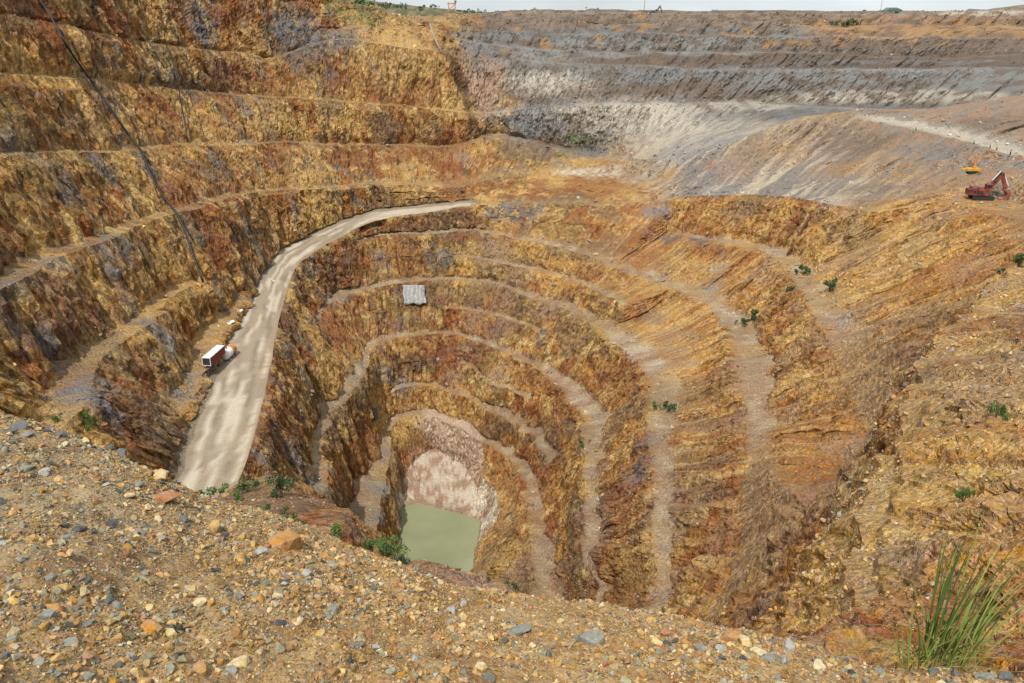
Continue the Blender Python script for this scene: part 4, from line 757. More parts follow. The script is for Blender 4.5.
def mound_pts(n, pw=0.0):
    mrow0, mrow1 = 8, 8 + NM + 5
    a_ = np.linalg.norm(np.cross(MP[mrow0 + 1:mrow1 + 1, :-1] - MP[mrow0:mrow1, :-1], MP[mrow0:mrow1, 1:] - MP[mrow0:mrow1, :-1]), axis=-1)
    u_, v_ = MU[mrow0:mrow1, :-1], MV[mrow0:mrow1, :-1]
    a_ = a_ * ((u_ > -60) & (u_ < W + 60) & (v_ < H + 25)) * np.where(MD[mrow0:mrow1, :-1] > 1, 1, 0)
    cl_ = .45 + sstep(-.25, .2, fbm(MP[mrow0:mrow1, :-1, 0] / .8, MP[mrow0:mrow1, :-1, 1] / .8, 3, 3, 443)); a_ = a_ * cl_ / MD[mrow0:mrow1, :-1] ** pw
    k = rng.choice(a_.size, n, p=a_.ravel() / a_.sum()); i, j = np.unravel_index(k, a_.shape); i = i + mrow0
    t = rng.random((n, 2)); q = MP[i, j] + (MP[i + 1, j] - MP[i, j]) * t[:, :1] + (MP[i, j + 1] - MP[i, j]) * t[:, 1:]
    return q, MU[i, j]
q, u = mound_pts(27000); sz = (.009 + .0068 * rng.pareto(2.0, 27000)).clip(0, .04)
tag(link('gravel', scatter('gravel', q, sz, pebble_cols(u, 27000), M_stone)), 'small ochre and grey gravel covering the bank', 'gravel', kind='stuff')
OCT = [hull_rock(500 + i, 6, .7) for i in range(8)]
q, u = mound_pts(54000); sz = .006 + .008 * rng.random(54000) ** 1.5
tag(link('grit', scatter('grit', q, sz, pebble_cols(u, 54000), M_stone, OCT)), 'fine ochre grit between the stones of the bank', 'grit', kind='stuff')
# single stones one can pick out: children of the mound
SM = {}
def stone_mesh(k, c, slab=False):
    key = (k, c, slab)
    if key not in SM:
        V, Fc = hull_rock(700 + k + (50 if slab else 0), 20, .32 if slab else .62, .35)
        SM[key] = np_mesh('stone', V, Fc, M_stone, np.broadcast_to(PEBS[c], V.shape) * (.9 + .2 * np.random.default_rng(k).random((len(V), 1))))
    return SM[key]
PEBS = [np.array(c) for c in ((.44, .28, .115), (.50, .37, .18), (.38, .20, .07), (.52, .42, .25), (.22, .22, .185), (.13, .13, .125), (.33, .32, .29), (.34, .16, .08), (.085, .085, .09), (.25, .245, .17))]
def stone(px, py, wpx, c, slab=False, k=None, rz=None, tilt=.2, sink=.3, asp=1.0):
    q, d = mhit(px, py); r = wpx * d / F / 2
    o = link('stone', stone_mesh(random.randrange(8) if k is None else k, c, slab), mound)
    o.location = (q[0], q[1], q[2] + r * (.6 if not slab else .33) * (1 - 2 * sink) * .8)
    o.rotation_euler = (random.uniform(-tilt, tilt) - .15, random.uniform(-tilt, tilt), random.random() * 6.28 if rz is None else rz)
    o.scale = (r, r, r * asp); return o
for a in [(516, 633, 36, 4, True, 1, .3), (592, 643, 36, 4, False, 2, -.2), (668, 634, 17, 7), (680, 637, 14, 2), (160, 500, 46, 7, True, 3, .1), (127, 497, 16, 3), (285, 546, 40, 2, False, 4, .4), (262, 553, 16, 6), (18, 428, 22, 5, True), (24, 436, 20, 4, True), (10, 432, 20, 5, True), (60, 436, 14, 5),
          (122, 453, 22, 5), (110, 450, 14, 5), (160, 478, 26, 1), (150, 474, 14, 2), (137, 484, 14, 4, True), (84, 441, 14, 1), (88, 446, 10, 8), (55, 425, 10, 7), (28, 470, 18, 9), (45, 474, 16, 6), (240, 664, 30, 1, True), (200, 605, 20, 3), (150, 628, 34, 2, True), (170, 635, 20, 1), (118, 608, 18, 4), (108, 602, 16, 5), (107, 590, 12, 4),
          (85, 580, 18, 8, True), (62, 590, 20, 0), (50, 578, 14, 4), (143, 580, 16, 9, True), (189, 590, 14, 6), (213, 530, 24, 0), (290, 644, 20, 2, True), (299, 622, 14, 3), (330, 618, 10, 4), (112, 525, 14, 8), (152, 553, 14, 5), (22, 560, 14, 4), (10, 640, 14, 4), (30, 625, 12, 2), (200, 670, 22, 2), (240, 560, 20, 0), (172, 610, 12, 4),
          (415, 660, 14, 6), (480, 668, 16, 1), (545, 655, 14, 5), (620, 655, 16, 7), (640, 648, 14, 2), (655, 645, 18, 1), (700, 650, 16, 4), (722, 650, 14, 6), (760, 655, 24, 3, True), (770, 660, 18, 4), (785, 662, 16, 6), (820, 668, 22, 3, True), (850, 670, 16, 1), (880, 672, 16, 4, True), (935, 672, 16, 5), (955, 674, 14, 5), (985, 678, 22, 4, True), (1005, 680, 18, 5),
          (690, 625, 12, 2), (600, 625, 10, 3), (560, 622, 10, 1), (730, 640, 26, 2), (745, 643, 20, 1), (790, 648, 22, 6), (770, 645, 12, 5), (462, 605, 12, 6), (452, 612, 14, 6), (420, 590, 14, 1), (400, 600, 10, 2), (380, 585, 9, 3), (340, 565, 12, 0), (360, 620, 10, 4), (470, 640, 10, 1), (305, 575, 14, 6), (440, 640, 12, 2)]: stone(*a)
n_ind = len([1 for o in mound.children]); tries = 0
wst = np.array([3, 1.6, 2.6, .6, 2.2, 1.5, 1.3, .7, .5, 1.4]); wst /= wst.sum()
q, u = mound_pts(290 - n_ind)
for qq, uu in zip(q, u):
    lft = uu < 400
    c = int(rng.choice(10, p=wst)) if lft or random.random() < .5 else random.choice([0, 1, 2, 2, 0])
    r = .028 + .022 * random.random() ** 2 * (1.5 if lft else 1)
    sl_ = random.random() < .35
    o = link('stone', stone_mesh(random.randrange(8), c, sl_), mound); o.location = (qq[0], qq[1], qq[2] + r * .1)
    o.rotation_euler = (random.uniform(-.4, .4), random.uniform(-.4, .4), random.random() * 6.28); o.scale = (r, r, r)

# ================================================================== THINGS IN THE PIT
def dep(q): return q[1] * cp - q[2] * sp_
def toward(q, d):
    q = np.array(q, float); return q - q / np.linalg.norm(q) * d
def surf_line(pts, step=6, off=.5, sm=5):
    L_ = [np.array(pts[0], float)]
    for a, b in zip(pts[:-1], pts[1:]):
        a, b = np.array(a, float), np.array(b, float); n = max(1, int(np.linalg.norm(b - a) / step))
        for i in range(1, n + 1): L_.append(a + (b - a) * i / n)
    Q = np.array([hit(*a) for a in L_])
    Dd = np.array([dep(q) for q in Q]); k = min(sm, len(Q))
    Dm = np.array([np.min(Dd[max(0, i - 2):i + 3]) for i in range(len(Q))])
    Ds = np.array([Dm[max(0, i - 2):i + 3].mean() for i in range(len(Q))])
    return [toward(ray(*a) * d, off) for a, d in zip(L_, Ds)]
M_black = simple_mat('black_hose', (.012, .012, .012), .5); M_rust = simple_mat('rusty_pipe', (.13, .045, .025), .8, 0, .4, 1.5); M_gpipe = simple_mat('grey_pipe', (.28, .26, .24), .6)
def hose(name, pts, rad, mat, label, cat, off=1.7):
    bm = bmesh.new(); L_ = surf_line(pts, off=off); tube(bm, L_, rad, 6)
    return tag(link(name, bm_mesh(name, bm, mat, True)), label, cat)
hose('drain_hose', [(37, -4), (50, 15), (62, 38), (75, 58), (92, 82), (105, 100), (118, 120), (129, 135), (141, 150), (149, 172), (163, 196), (176, 212), (184, 228), (193, 255), (203, 282)], .38, M_black, 'long black hose snaking down the whole terraced left wall', 'hose')
hose('drain_pipe', [(166, 44), (172, 60), (178, 78), (180, 98), (185, 122), (188, 142)], .26, M_black, 'thin dark pipe on the upper left wall right of the long hose', 'pipe')
hose('drain_pipe', [(430, 24), (433, 34), (437, 44), (442, 52)], .45, M_gpipe, 'short grey pipe on the yellow shoulder of the upper wall', 'pipe')
hose('drain_pipe', [(811, 214), (803, 228), (796, 241), (787, 255)], .5, M_rust, 'rusty brown pipe lying straight down the right-hand face', 'pipe')

# ---- shipping container and tank beside the haul road
M_white = simple_mat('white_paint', (.74, .73, .70), .5, 0, .12, .8); M_maroon = simple_mat('maroon_paint', (.18, .035, .03), .6, 0, .35, .6); M_dark = simple_mat('dark_interior', (.02, .02, .022), .7)
M_orange = simple_mat('orange_paint', (.52, .22, .07), .6, 0, .3, .8); M_steel = simple_mat('dull_steel', (.22, .22, .21), .5, .3); M_rubber = simple_mat('track_rubber', (.025, .023, .022), .8)
def ground_z(x0, y0):
    e = (P[..., 0] - x0) ** 2 + (P[..., 1] - y0) ** 2; return float(P[np.unravel_index(e.argmin(), e.shape)][2])
cA = hit(206, 364)
cz = max(ground_z(cA[0] + a, cA[1] + b) for a in (-1.5, 0, 1.5) for b in (0, 4, 8, 12)) + .05
cA = at_z(207, 366, cz); CL = 10.5
cont = empty('shipping_container', (cA[0], cA[1], cz), math.radians(-6), 'maroon shipping container with a white roof beside the pale haul road', 'container')
bm = bmesh.new(); box(bm, (-1.3, 0, .12), (1.3, CL, 2.55), .03)
for k in range(26):
    yy = .3 + k * (CL - .6) / 25
    for sx in (-1.3, 1.3): box(bm, (sx - .05, yy - .09, .25), (sx + .05, yy + .09, 2.45))
link('side_panels', bm_mesh('side_panels', bm, M_maroon), cont)
bm = bmesh.new(); box(bm, (-1.34, -.04, 2.56), (1.34, CL + .04, 2.72), .03); link('roof', bm_mesh('roof', bm, M_white), cont)
bm = bmesh.new()
for sx in (-1.28, 1.28): box(bm, (sx - .1, -.09, .1), (sx + .1, -.005, 2.55))
box(bm, (-1.18, -.09, .1), (1.18, -.005, .28)); link('end_frame', bm_mesh('end_frame', bm, M_white), cont)
for sx in (-.6, .6):
    bm = bmesh.new(); box(bm, (sx - .55, -.06, .3), (sx + .55, -.01, 2.45), .01); d_ = link('door', bm_mesh('door', bm, M_dark), cont)
    bm = bmesh.new(); tube(bm, [(sx - .1, -.12, .35), (sx - .1, -.12, 2.4)], .035, 6); link('lock_rod', bm_mesh('lock_rod', bm, M_steel), d_)
tz = cz
ty = cA[1] + CL + 4.2; tx = cA[0] + (CL + 4.2) * .11
tz = ground_z(tx, ty) + .3
tank = empty('storage_tank', (tx, ty, tz), math.radians(-6), 'horizontal white and orange storage tank just behind the maroon container', 'tank')
def ycyl(bm, y0, y1, r, z0, seg=20, dome=0):
    pts = [(0, y0, z0)] + [(0, y0 + (y1 - y0) * k / 6, z0) for k in range(0, 7)] + [(0, y1, z0)]
    tube(bm, [(0, y0 - dome, z0), (0, y0, z0), (0, y1, z0), (0, y1 + dome, z0)], [r * .55, r, r, r * .55], seg)
bm = bmesh.new(); ycyl(bm, -3.0, .3, 1.7, 1.9, dome=.5); link('front_shell', bm_mesh('front_shell', bm, M_white, False), tank)
bm = bmesh.new(); ycyl(bm, .31, 3.0, 1.7, 1.9, dome=.5); link('rear_shell', bm_mesh('rear_shell', bm, M_orange, False), tank)
for yy in (-2.2, 0.1, 2.2):
    bm = bmesh.new(); box(bm, (-1.5, yy - .2, -.5), (1.5, yy + .2, 1.0)); link('saddle', bm_mesh('saddle', bm, M_steel), tank)
bm = bmesh.new(); tube(bm, [(0, -1.2, 3.5), (0, -1.2, 4.0)], .4, 12); link('manhole', bm_mesh('manhole', bm, M_steel), tank)
for (a, b, w_, lab) in [(232, 324, 2.4, 'white metal scrap sheet on the road shoulder just behind the tank'), (240, 312, 2.0, 'pale scrap sheet on the road shoulder, the farther one behind the tank'), (221, 352, 1.6, 'small white scrap piece on the ground beside the tank')]:
    q = hit(a, b); bm = bmesh.new(); vs = box(bm, (-w_ / 2, -w_ / 3, 0), (w_ / 2, w_ / 3, .12), .02)
    bmesh.ops.subdivide_edges(bm, edges=bm.edges, cuts=2)
    for v in bm.verts: v.co.z += .18 * math.sin(v.co.x * 2.1) + .1 * math.cos(v.co.y * 3)
    o = link('scrap_sheet', bm_mesh('scrap_sheet', bm, M_white)); o.location = (q[0], q[1], q[2] + .35); o.rotation_euler = (.15, -.2, .5); tag(o, lab, 'scrap', 'scrap metal by the haul road')

# ---- machines on the right-hand shelf
M_red = simple_mat('red_machine_paint', (.17, .042, .03), .85, 0, .7, .5); M_glass = simple_mat('cab_glass', (.02, .03, .035), .15); M_yel = simple_mat('yellow_machine_paint', (.60, .33, .03), .55, 0, .25, .6); M_redw = simple_mat('worn_red_paint', (.30, .06, .035), .7, 0, .5, .5, 0, (.33, .17, .10))
def part(name, mat, parent, fn, smooth=False):
    bm = bmesh.new(); fn(bm); return link(name, bm_mesh(name, bm, mat, smooth), parent)
def beam(bm, a, b, w0, h0, w1, h1):
    a, b = Vector(a), Vector(b); t = (b - a).normalized(); s_ = Vector((0, 1, 0)); u = t.cross(s_).normalized()
    r = []
    for q, w_, h_ in ((a, w0, h0), (b, w1, h1)): r.append([bm.verts.new(q + s_ * sx * w_ / 2 + u * su * h_ / 2) for sx, su in ((-1, -1), (1, -1), (1, 1), (-1, 1))])
    for k in range(4): bm.faces.new((r[0][k], r[0][(k + 1) % 4], r[1][(k + 1) % 4], r[1][k]))
    bm.faces.new(r[0][::-1]); bm.faces.new(r[1])
def excavator(name, loc, rz, sc, paint, label, group=None, fold=True):
    e = empty(name, loc, rz, label, 'excavator', group); e.scale = (sc, sc, sc)
    for sy in (-1, 1):
        def tr(bm, sy=sy):
            pr_ = [(-3.6, .5), (-3.9, .9), (-3.5, 1.5), (3.5, 1.5), (3.9, .9), (3.6, .5), (3.1, .05), (-3.1, .05)]
            prism(bm, pr_, sy * 2.1 - .5, sy * 2.1 + .5)
            for k in range(15): box(bm, (-3.3 + k * .46, sy * 2.1 - .55, 1.45), (-3.1 + k * .46, sy * 2.1 + .55, 1.58))
        part('track', M_rubber, e, tr)
    part('undercarriage', M_dark, e, lambda bm: (box(bm, (-1.6, -1.6, .5), (1.6, 1.6, 1.3)), tube(bm, [(0, 0, 1.2), (0, 0, 1.75)], 1.4, 16)))
    h = part('house', paint, e, lambda bm: (box(bm, (-4.3, -2.2, 1.75), (1.7, 2.2, 4.1), .15), box(bm, (-4.0, -2.1, 4.0), (-.8, 2.1, 4.6), .1)))
    part('counterweight', paint, e, lambda bm: box(bm, (-5.3, -2.2, 1.7), (-4.32, 2.2, 3.9), .25))
    for k in range(3): part('vent_panel', M_dark, h, lambda bm, k=k: box(bm, (-3.9 + k * 1.2, -2.26, 2.4), (-3.0 + k * 1.2, -2.21, 3.6)))
    c_ = part('cab', paint, e, lambda bm: box(bm, (.2, -2.25, 4.12), (2.3, -.3, 6.0), .1))
    part('window', M_glass, c_, lambda bm: (box(bm, (.45, -2.31, 4.7), (2.05, -2.26, 5.8)), box(bm, (2.31, -2.0, 4.6), (2.36, -.5, 5.8))))
    part('boom', paint, e, lambda bm: (beam(bm, (1.2, .5, 2.7), (3.7, .5, 6.6), 1.1, 1.3, 1.1, 1.5), beam(bm, (3.5, .5, 6.2), (6.0, .5, 9.3), 1.1, 1.5, .9, .9)))
    part('stick', paint, e, lambda bm: beam(bm, (5.6, .5, 9.8), (8.0, .5, 3.4), .9, 1.3, .8, .9))
    for sy in (0, 1):
        q = part('hydraulic_cylinder', M_white if sy else M_black, e, lambda bm, sy=sy: tube(bm, [(3.0, .1 + sy * .8, 6.9), (5.3, .1 + sy * .8, 10.4)], .22, 8))
    part('hydraulic_cylinder', M_white, e, lambda bm: tube(bm, [(6.4, .5, 9.4), (8.6, .5, 5.2)], .2, 8))
    def bk(bm):
        pr_ = [(7.0, 3.9), (8.9, 4.2), (9.6, 3.0), (9.5, 1.4), (8.5, .25), (7.0, .1), (6.3, .6), (7.4, 1.0), (8.4, 1.7), (8.3, 2.8)]
        prism(bm, pr_, -.9, 1.9)
        for k in range(5): box(bm, (5.9, -.85 + k * .62, .35), (6.5, -.6 + k * .62, .6))
    part('bucket', M_redw, e, bk)
    return e
q = hit(982, 199); pxm = dep(q) / F
excavator('mining_excavator', (q[0] - .5, q[1], q[2] - .1), math.radians(-8), .96, M_red, 'large red mining excavator with its bucket lowered on the right-hand shelf')
q = hit(972, 174)
d = empty('drill_rig', (q[0], q[1], q[2]), 0, 'small yellow drill rig with an upright orange mast behind the red excavator', 'drill rig')
for sy in (-1, 1): part('track', M_rubber, d, lambda bm, sy=sy: prism(bm, [(-1.9, .3), (-1.6, .8), (1.6, .8), (1.9, .3), (1.5, 0), (-1.5, 0)], sy * 1.0 - .3, sy * 1.0 + .3))
part('deck', M_yel, d, lambda bm: (box(bm, (-2.6, -1.2, 1.2), (2.6, 1.2, 2.3), .1), box(bm, (-4.2, -.4, 1.6), (-2.6, .4, 2.1), .05)))
part('undercarriage', M_dark, d, lambda bm: box(bm, (-1.5, -.7, .3), (1.5, .7, 1.2)))
part('mast', M_orange, d, lambda bm: (box(bm, (.1, -.3, 2.2), (.9, .3, 7.0), .06), box(bm, (-.1, -.4, 2.2), (1.1, .4, 3.2), .06)))
# marker posts on the edge of the access road
for a, b, h_, lab in [(915, 130, 1.6, 'dark marker post at the far left end of the pale access road'), (973, 144.5, 1.7, 'dark marker post midway along the pale access road, standing alone'), (990, 148, 1.3, 'left one of two close dark marker posts on the access road'), (997, 149.5, 1.5, 'right one of two close dark marker posts on the access road'), (1010, 155, 2.4, 'tallest dark marker post at the near end of the access road')]:
    q = hit(a, b); m_ = empty('marker_post', (q[0], q[1], q[2] - .1), 0, lab, 'post', 'marker posts along the access road')
    part('base', M_steel, m_, lambda bm: tube(bm, [(0, 0, 0), (0, 0, .25)], [.5, .35], 8)); part('shaft', M_black, m_, lambda bm: tube(bm, [(0, 0, .2), (0, 0, h_)], [.3, .2], 6))
    part('band', M_yel, m_, lambda bm: tube(bm, [(0, 0, h_ * .7), (0, 0, h_ * .85)], .26, 6))
# plank stack and sheet on the lower benches
M_plank = simple_mat('weathered_plank', (.05, .042, .035), .8, 0, .4, 2); M_sheet = simple_mat('silver_sheet', (.30, .30, .29), .5, 0, .25, .9, .3)
q = hit(374, 420); ps = empty('plank_stack', (q[0], q[1], q[2] + .1), .5, 'dark stack of long weathered planks on a lower left bench', 'stack')
for k in range(7): part('plank', M_plank, ps, lambda bm, k=k: box(bm, (-2.0, -.4 + k * .12, k * .85), (2.0, .5 + k * .12, k * .85 + .45), .03))
rowsS = []
us, vs_ = np.linspace(402, 424, 14), np.linspace(285, 304, 12)
DS = np.array([[dep(hit(a + (b - 285) * .1, b)) for a in us] for b in vs_]); 
kd = np.polyfit(np.arange(12), np.median(DS, 1), 1)
G = np.array([[toward(ray(a + (b - 285) * .12 + .5 * math.sin(i * .9), b + (1.0 * math.sin(j * .9) if i == 11 else 0)) * np.polyval(kd, i), 2.2 + .5 * math.sin(j * 1.3 + i * .2)) for j, a in enumerate(us)] for i, b in enumerate(vs_)])
idx2 = np.arange(14 * 12).reshape(12, 14); Fs = np.stack([idx2[:-1, :-1], idx2[:-1, 1:], idx2[1:, 1:], idx2[1:, :-1]], -1).reshape(-1, 4)
o = link('sheet', np_mesh('sheet', G.reshape(-1, 3), Fs, M_sheet, smooth=True)); o.modifiers.new('thick', 'SOLIDIFY').thickness = .12
o.name = 'draped_sheet'; tag(o, 'silvery white sheet hanging over a middle bench face', 'sheet')

# ================================================================== PLANTS
def leaf_mat(name, c, c2):
    m = simple_mat(name, c, .6, 0, .3, .7, 0, c2); return m
M_leafd = leaf_mat('leaf_dark', (.030, .062, .018), (.075, .13, .035)); M_leafl = leaf_mat('leaf_light', (.07, .13, .025), (.15, .22, .05)); M_leafo = leaf_mat('leaf_olive', (.05, .07, .025), (.12, .13, .05)); M_stem = simple_mat('woody_stem', (.09, .06, .035), .9)
def foliage(h, w, n, leaf, seed, spiky=False):
    r = np.random.default_rng(seed); nb = 5 + int(r.integers(0, 5))
    cen = np.stack([r.normal(0, .28 * w, nb), r.normal(0, .28 * w, nb), h * r.uniform(.25, .8, nb)], 1); rad = np.minimum(w, h) * r.uniform(.18, .36, nb)
    k = r.integers(0, nb, n); d_ = r.normal(size=(n, 3)); d_ /= np.linalg.norm(d_, axis=1)[:, None]; c0 = cen[k] + d_ * (rad[k] * r.random(n) ** .4)[:, None]; c0[:, 2] = np.abs(c0[:, 2])
    a = r.normal(size=(n, 3)); a[:, 2] = np.abs(a[:, 2]) + (1.5 if spiky else .2); a /= np.linalg.norm(a, axis=1)[:, None]; b = np.cross(a, r.normal(size=(n, 3))); b /= np.linalg.norm(b, axis=1)[:, None]
    L_ = leaf * r.uniform(.6, 1.5, n)[:, None] * (1.8 if spiky else 1); wd_ = L_ * (.18 if spiky else .42)
    V = np.stack([c0 - a * L_, c0 + b * wd_, c0 + a * L_, c0 - b * wd_], 1).reshape(-1, 3); return V, np.arange(n * 4).reshape(n, 4)
def shrub(px, py, hpx, wpx, mat, label, cat='shrub', group=None, spiky=False, q=None, name='shrub', seed=None):
    q = hit(px, py) if q is None else q; s1 = dep(q) / F; h_, w_ = hpx * s1, wpx * s1; sd = int(px * 13 + py * 7) if seed is None else seed
    e = empty(name, (q[0], q[1], q[2] - .05 * h_), 0, label, cat, group)
    n = int(np.clip(hpx * wpx * 1.6, 90, 1500)); V, Fc = foliage(h_, w_, n, np.clip(1.3 * s1, .02, .16 * h_), sd, spiky)
    link('foliage', np_mesh('foliage', V, Fc, mat), e)
    bm = bmesh.new(); r = random.Random(sd)
    for k in range(5):
        a = r.random() * 6.28; tube(bm, [(0, 0, -.05 * h_), (math.cos(a) * w_ * .12, math.sin(a) * w_ * .12, h_ * .35), (math.cos(a) * w_ * .26, math.sin(a) * w_ * .26, h_ * .7)], [.03 * h_, .02 * h_, .008 * h_], 5)
    link('stems', bm_mesh('stems', bm, M_stem), e); return e
NB = 'shrubs on the rubble shoulder below the bank'; RB = 'shrubs on the right-hand benches'
for a in [
    (280, 499, 28, 22, M_leafd, 'largest dark green shrub on the rubble shoulder below the gravel bank', 'shrub', NB), (247, 492, 15, 16, M_leafd, 'round dark shrub left of the largest shrub on the rubble shoulder', 'shrub', NB), (312, 528, 24, 18, M_leafd, 'dark shrub at the gravel bank edge below the largest shoulder shrub', 'shrub', NB),
    (335, 538, 18, 20, M_leafl, 'bright green shrub right of the dark one at the bank edge', 'shrub', NB), (288, 518, 11, 24, M_leafl, 'low wide light green shrub below the largest shoulder shrub', 'shrub', NB), (262, 511, 10, 14, M_leafl, 'small light green tuft left of the low wide shrub', 'shrub', NB), (212, 499, 14, 26, M_leafl, 'yellow-green ground plant at the lower end of the haul road', 'shrub', NB),
    (236, 503, 10, 14, M_leafl, 'small yellow-green plant right of the road-end ground plant', 'shrub', NB), (388, 560, 24, 34, M_leafl, 'wide green bush at the left edge of the pond', 'shrub', NB), (402, 567, 18, 14, M_leafd, 'dark narrow bush at the right end of the pond-side greenery', 'shrub', NB), (372, 548, 14, 16, M_leafl, 'light green bush at the left end of the pond-side greenery', 'shrub', NB),
    (753, 321, 16, 15, M_leafd, 'dark upright shrub beside the pale patch on the right bench', 'shrub', RB), (745, 325, 8, 10, M_leafd, 'low dark shrub just left of the upright shrub on the right bench', 'shrub', RB), (803, 274, 9, 16, M_leafd, 'rounded dark shrub below the rusty pipe', 'shrub', RB), (830, 290, 13, 12, M_leafd, 'dark shrub at the head of the brown spur', 'shrub', RB), (790, 294, 9, 8, M_leafo, 'faint olive shrub between the two dark shrubs of the right wall', 'shrub', RB),
    (656, 408, 8, 8, M_leafl, 'left small light green shrub on the bench in mid picture', 'shrub', RB), (668, 411, 11, 11, M_leafd, 'right darker shrub of the pair on the bench in mid picture', 'shrub', RB), (582, 449, 9, 8, M_leafd, 'lone small dark shrub on the lower right bench', 'shrub', RB), (505, 588, 8, 7, M_leafd, 'left one of two small shrubs near the pond', 'shrub', RB), (517, 590, 13, 7, M_leafo, 'right taller one of two small shrubs near the pond', 'shrub', RB),
    (1018, 266, 16, 14, M_leafd, 'dark shrub cut by the right picture edge', 'shrub', RB), (1002, 272, 8, 10, M_leafo, 'small olive shrub left of the shrub at the picture edge', 'shrub', RB), (998, 416, 19, 11, M_leafl, 'light green spiky plant high on the near right slope', 'shrub', RB, True), (962, 503, 17, 13, M_leafl, 'light green tuft on the near right slope behind the tall grass', 'shrub', RB, True),
    (86, 424, 14, 18, M_leafl, 'light green tuft on the grey bench at the left bank edge', 'shrub', NB, True), (58, 421, 7, 9, M_leafl, 'tiny light green tuft left of the tuft on the grey bench', 'shrub', NB, True),
    (443, 40, 5, 6, M_leafd, 'left tiny dark shrub on the far upper terrace', 'shrub', 'shrubs on the far rim'), (452, 42, 4, 5, M_leafd, 'right tiny dark shrub on the far upper terrace', 'shrub', 'shrubs on the far rim'),
    (560, 157, 3, 12, M_leafl, 'low green scrub strip on the pale far bench', 'shrub', 'scrub on the pale far benches'), (582, 141, 4, 24, M_leafl, 'wide green scrub patch above the pale far bench', 'shrub', 'scrub on the pale far benches'),
    (836, 26, 6, 9, M_leafd, 'left dark shrub of the clump on the far right slope', 'shrub', 'shrubs on the far rim'), (846, 26, 8, 11, M_leafd, 'middle and largest shrub of the clump on the far right slope', 'shrub', 'shrubs on the far rim'), (856, 25, 7, 10, M_leafo, 'right shrub of the clump on the far right slope', 'shrub', 'shrubs on the far rim'),
]: shrub(*a)

# ---- green hillside behind the left rim and low hill at the far right
M_hill = rock_mat('hill_grass', .5, 1.0, .6, contrast=.4, fine=4, bdist=.4)
def hill(name, pts, base, depth_, c, label):
    pp = catmull(np.array([at_d(*a) for a in pts]), False, 12); nA = len(pp); rows_ = []
    for k, t in enumerate(np.linspace(-1, 1, 21)):
        q = pp.copy(); q[:, 1] += t * depth_; q[:, 0] *= q[:, 1] / pp[:, 1]; z0 = base
        q[:, 2] = z0 + (pp[:, 2] - z0) * (1 - t * t) + .8 * fbm(q[:, 0] / 9, q[:, 1] / 9, 0, 3, 601) * (1 - abs(t)); rows_.append(q)
    G_ = np.array(rows_); cc = np.broadcast_to(np.array(c), G_.shape).copy(); cc = mixc(cc, np.array((.22, .16, .09)), sstep(-.1, .15, fbm(G_[..., 0] / 12, G_[..., 1] / 12, 0, 3, 607)) * .8)
    ii = np.arange(21 * nA).reshape(21, nA); Fh = np.stack([ii[:-1, :-1], ii[:-1, 1:], ii[1:, 1:], ii[1:, :-1]], -1).reshape(-1, 4)
    return tag(link(name, np_mesh(name, G_.reshape(-1, 3), Fh, M_hill, cc.reshape(-1, 3), True)), label, 'hill', kind='structure')
hl = hill('hillside', [(150, -60, 560), (260, -30, 590), (340, -5, 620), (380, 2, 650), (430, 7.5, 690), (470, 11, 740), (505, 14.5, 780)], -8, 110, (.085, .09, .04), 'green scrubby hillside behind the left rim')
hr = hill('hillside', [(800, 15, 980), (880, 13.5, 980), (950, 12.5, 980), (985, 9.5, 980), (1024, 4.5, 980), (1100, -4, 980), (1300, -10, 980)], -8, 160, (.16, .14, .06), 'low brown and green hill on the far right skyline')
RB2 = 'trees and shrubs along the left rim'
for k, (a, b, d_, h_, w_, m_, lab) in enumerate([
    (345, 7, 520, 9, 14, M_leafo, 'leftmost olive bush on the left rim skyline'), (358, 7, 530, 8, 13, M_leafd, 'dark bush second from left on the left rim'), (370, 8, 540, 8, 14, M_leafl, 'light green bush third from left on the left rim'), (386, 9, 560, 7, 14, M_leafo, 'olive bush fourth from left on the left rim'), (402, 9, 580, 6, 13, M_leafd, 'dark bush left of the orange frame on the rim'),
    (420, 11, 600, 6, 12, M_leafo, 'olive bush nearest the orange frame on the rim'), (435, 9, 640, 5, 12, M_leafd, 'dark bush just left under the orange frame'), (462, 13, 690, 5.5, 14, M_leafd, 'left dark bush of the hedge right of the orange frame'), (472, 13.5, 690, 5, 14, M_leafd, 'middle dark bush of the hedge right of the orange frame'), (483, 13.5, 690, 4, 14, M_leafd, 'right dark bush of the hedge right of the orange frame'),
    (860, 14.5, 715, 3.5, 6, M_leafd, 'single small tree on the skyline left of the far shed')]):
    shrub(a, b, h_, w_, m_, lab, 'bush', RB2, q=at_d(a, b, d_), name='rim_bush', seed=900 + k)
# ---- small structures on the far skyline
M_shed = simple_mat('shed_cladding', (.13, .17, .17), .7); M_far = simple_mat('far_steel', (.10, .10, .10), .6)
q = at_d(452, 10, 660); hf = empty('frame_tower', tuple(q), 0, 'small orange steel frame tower on the left rim skyline', 'tower')
for sx in (-2.4, 2.4): part('post', M_orange, hf, lambda bm, sx=sx: box(bm, (sx - .45, -.45, -1), (sx + .45, .45, 5.4)))
part('crossbeam', M_orange, hf, lambda bm: box(bm, (-3.4, -.5, 3.9), (2.9, .5, 4.9))); part('brace', M_far, hf, lambda bm: beam(bm, (-2.2, 0, .2), (2.2, 0, 3.8), .4, .4, .4, .4)); part('cabin', M_far, hf, lambda bm: box(bm, (2.0, -1, 4.9), (3.4, 1, 6.6)))
q = at_d(890, 14.6, 730); sh = empty('shed', tuple(q), 0, 'grey-green shed on the far right skyline', 'building')
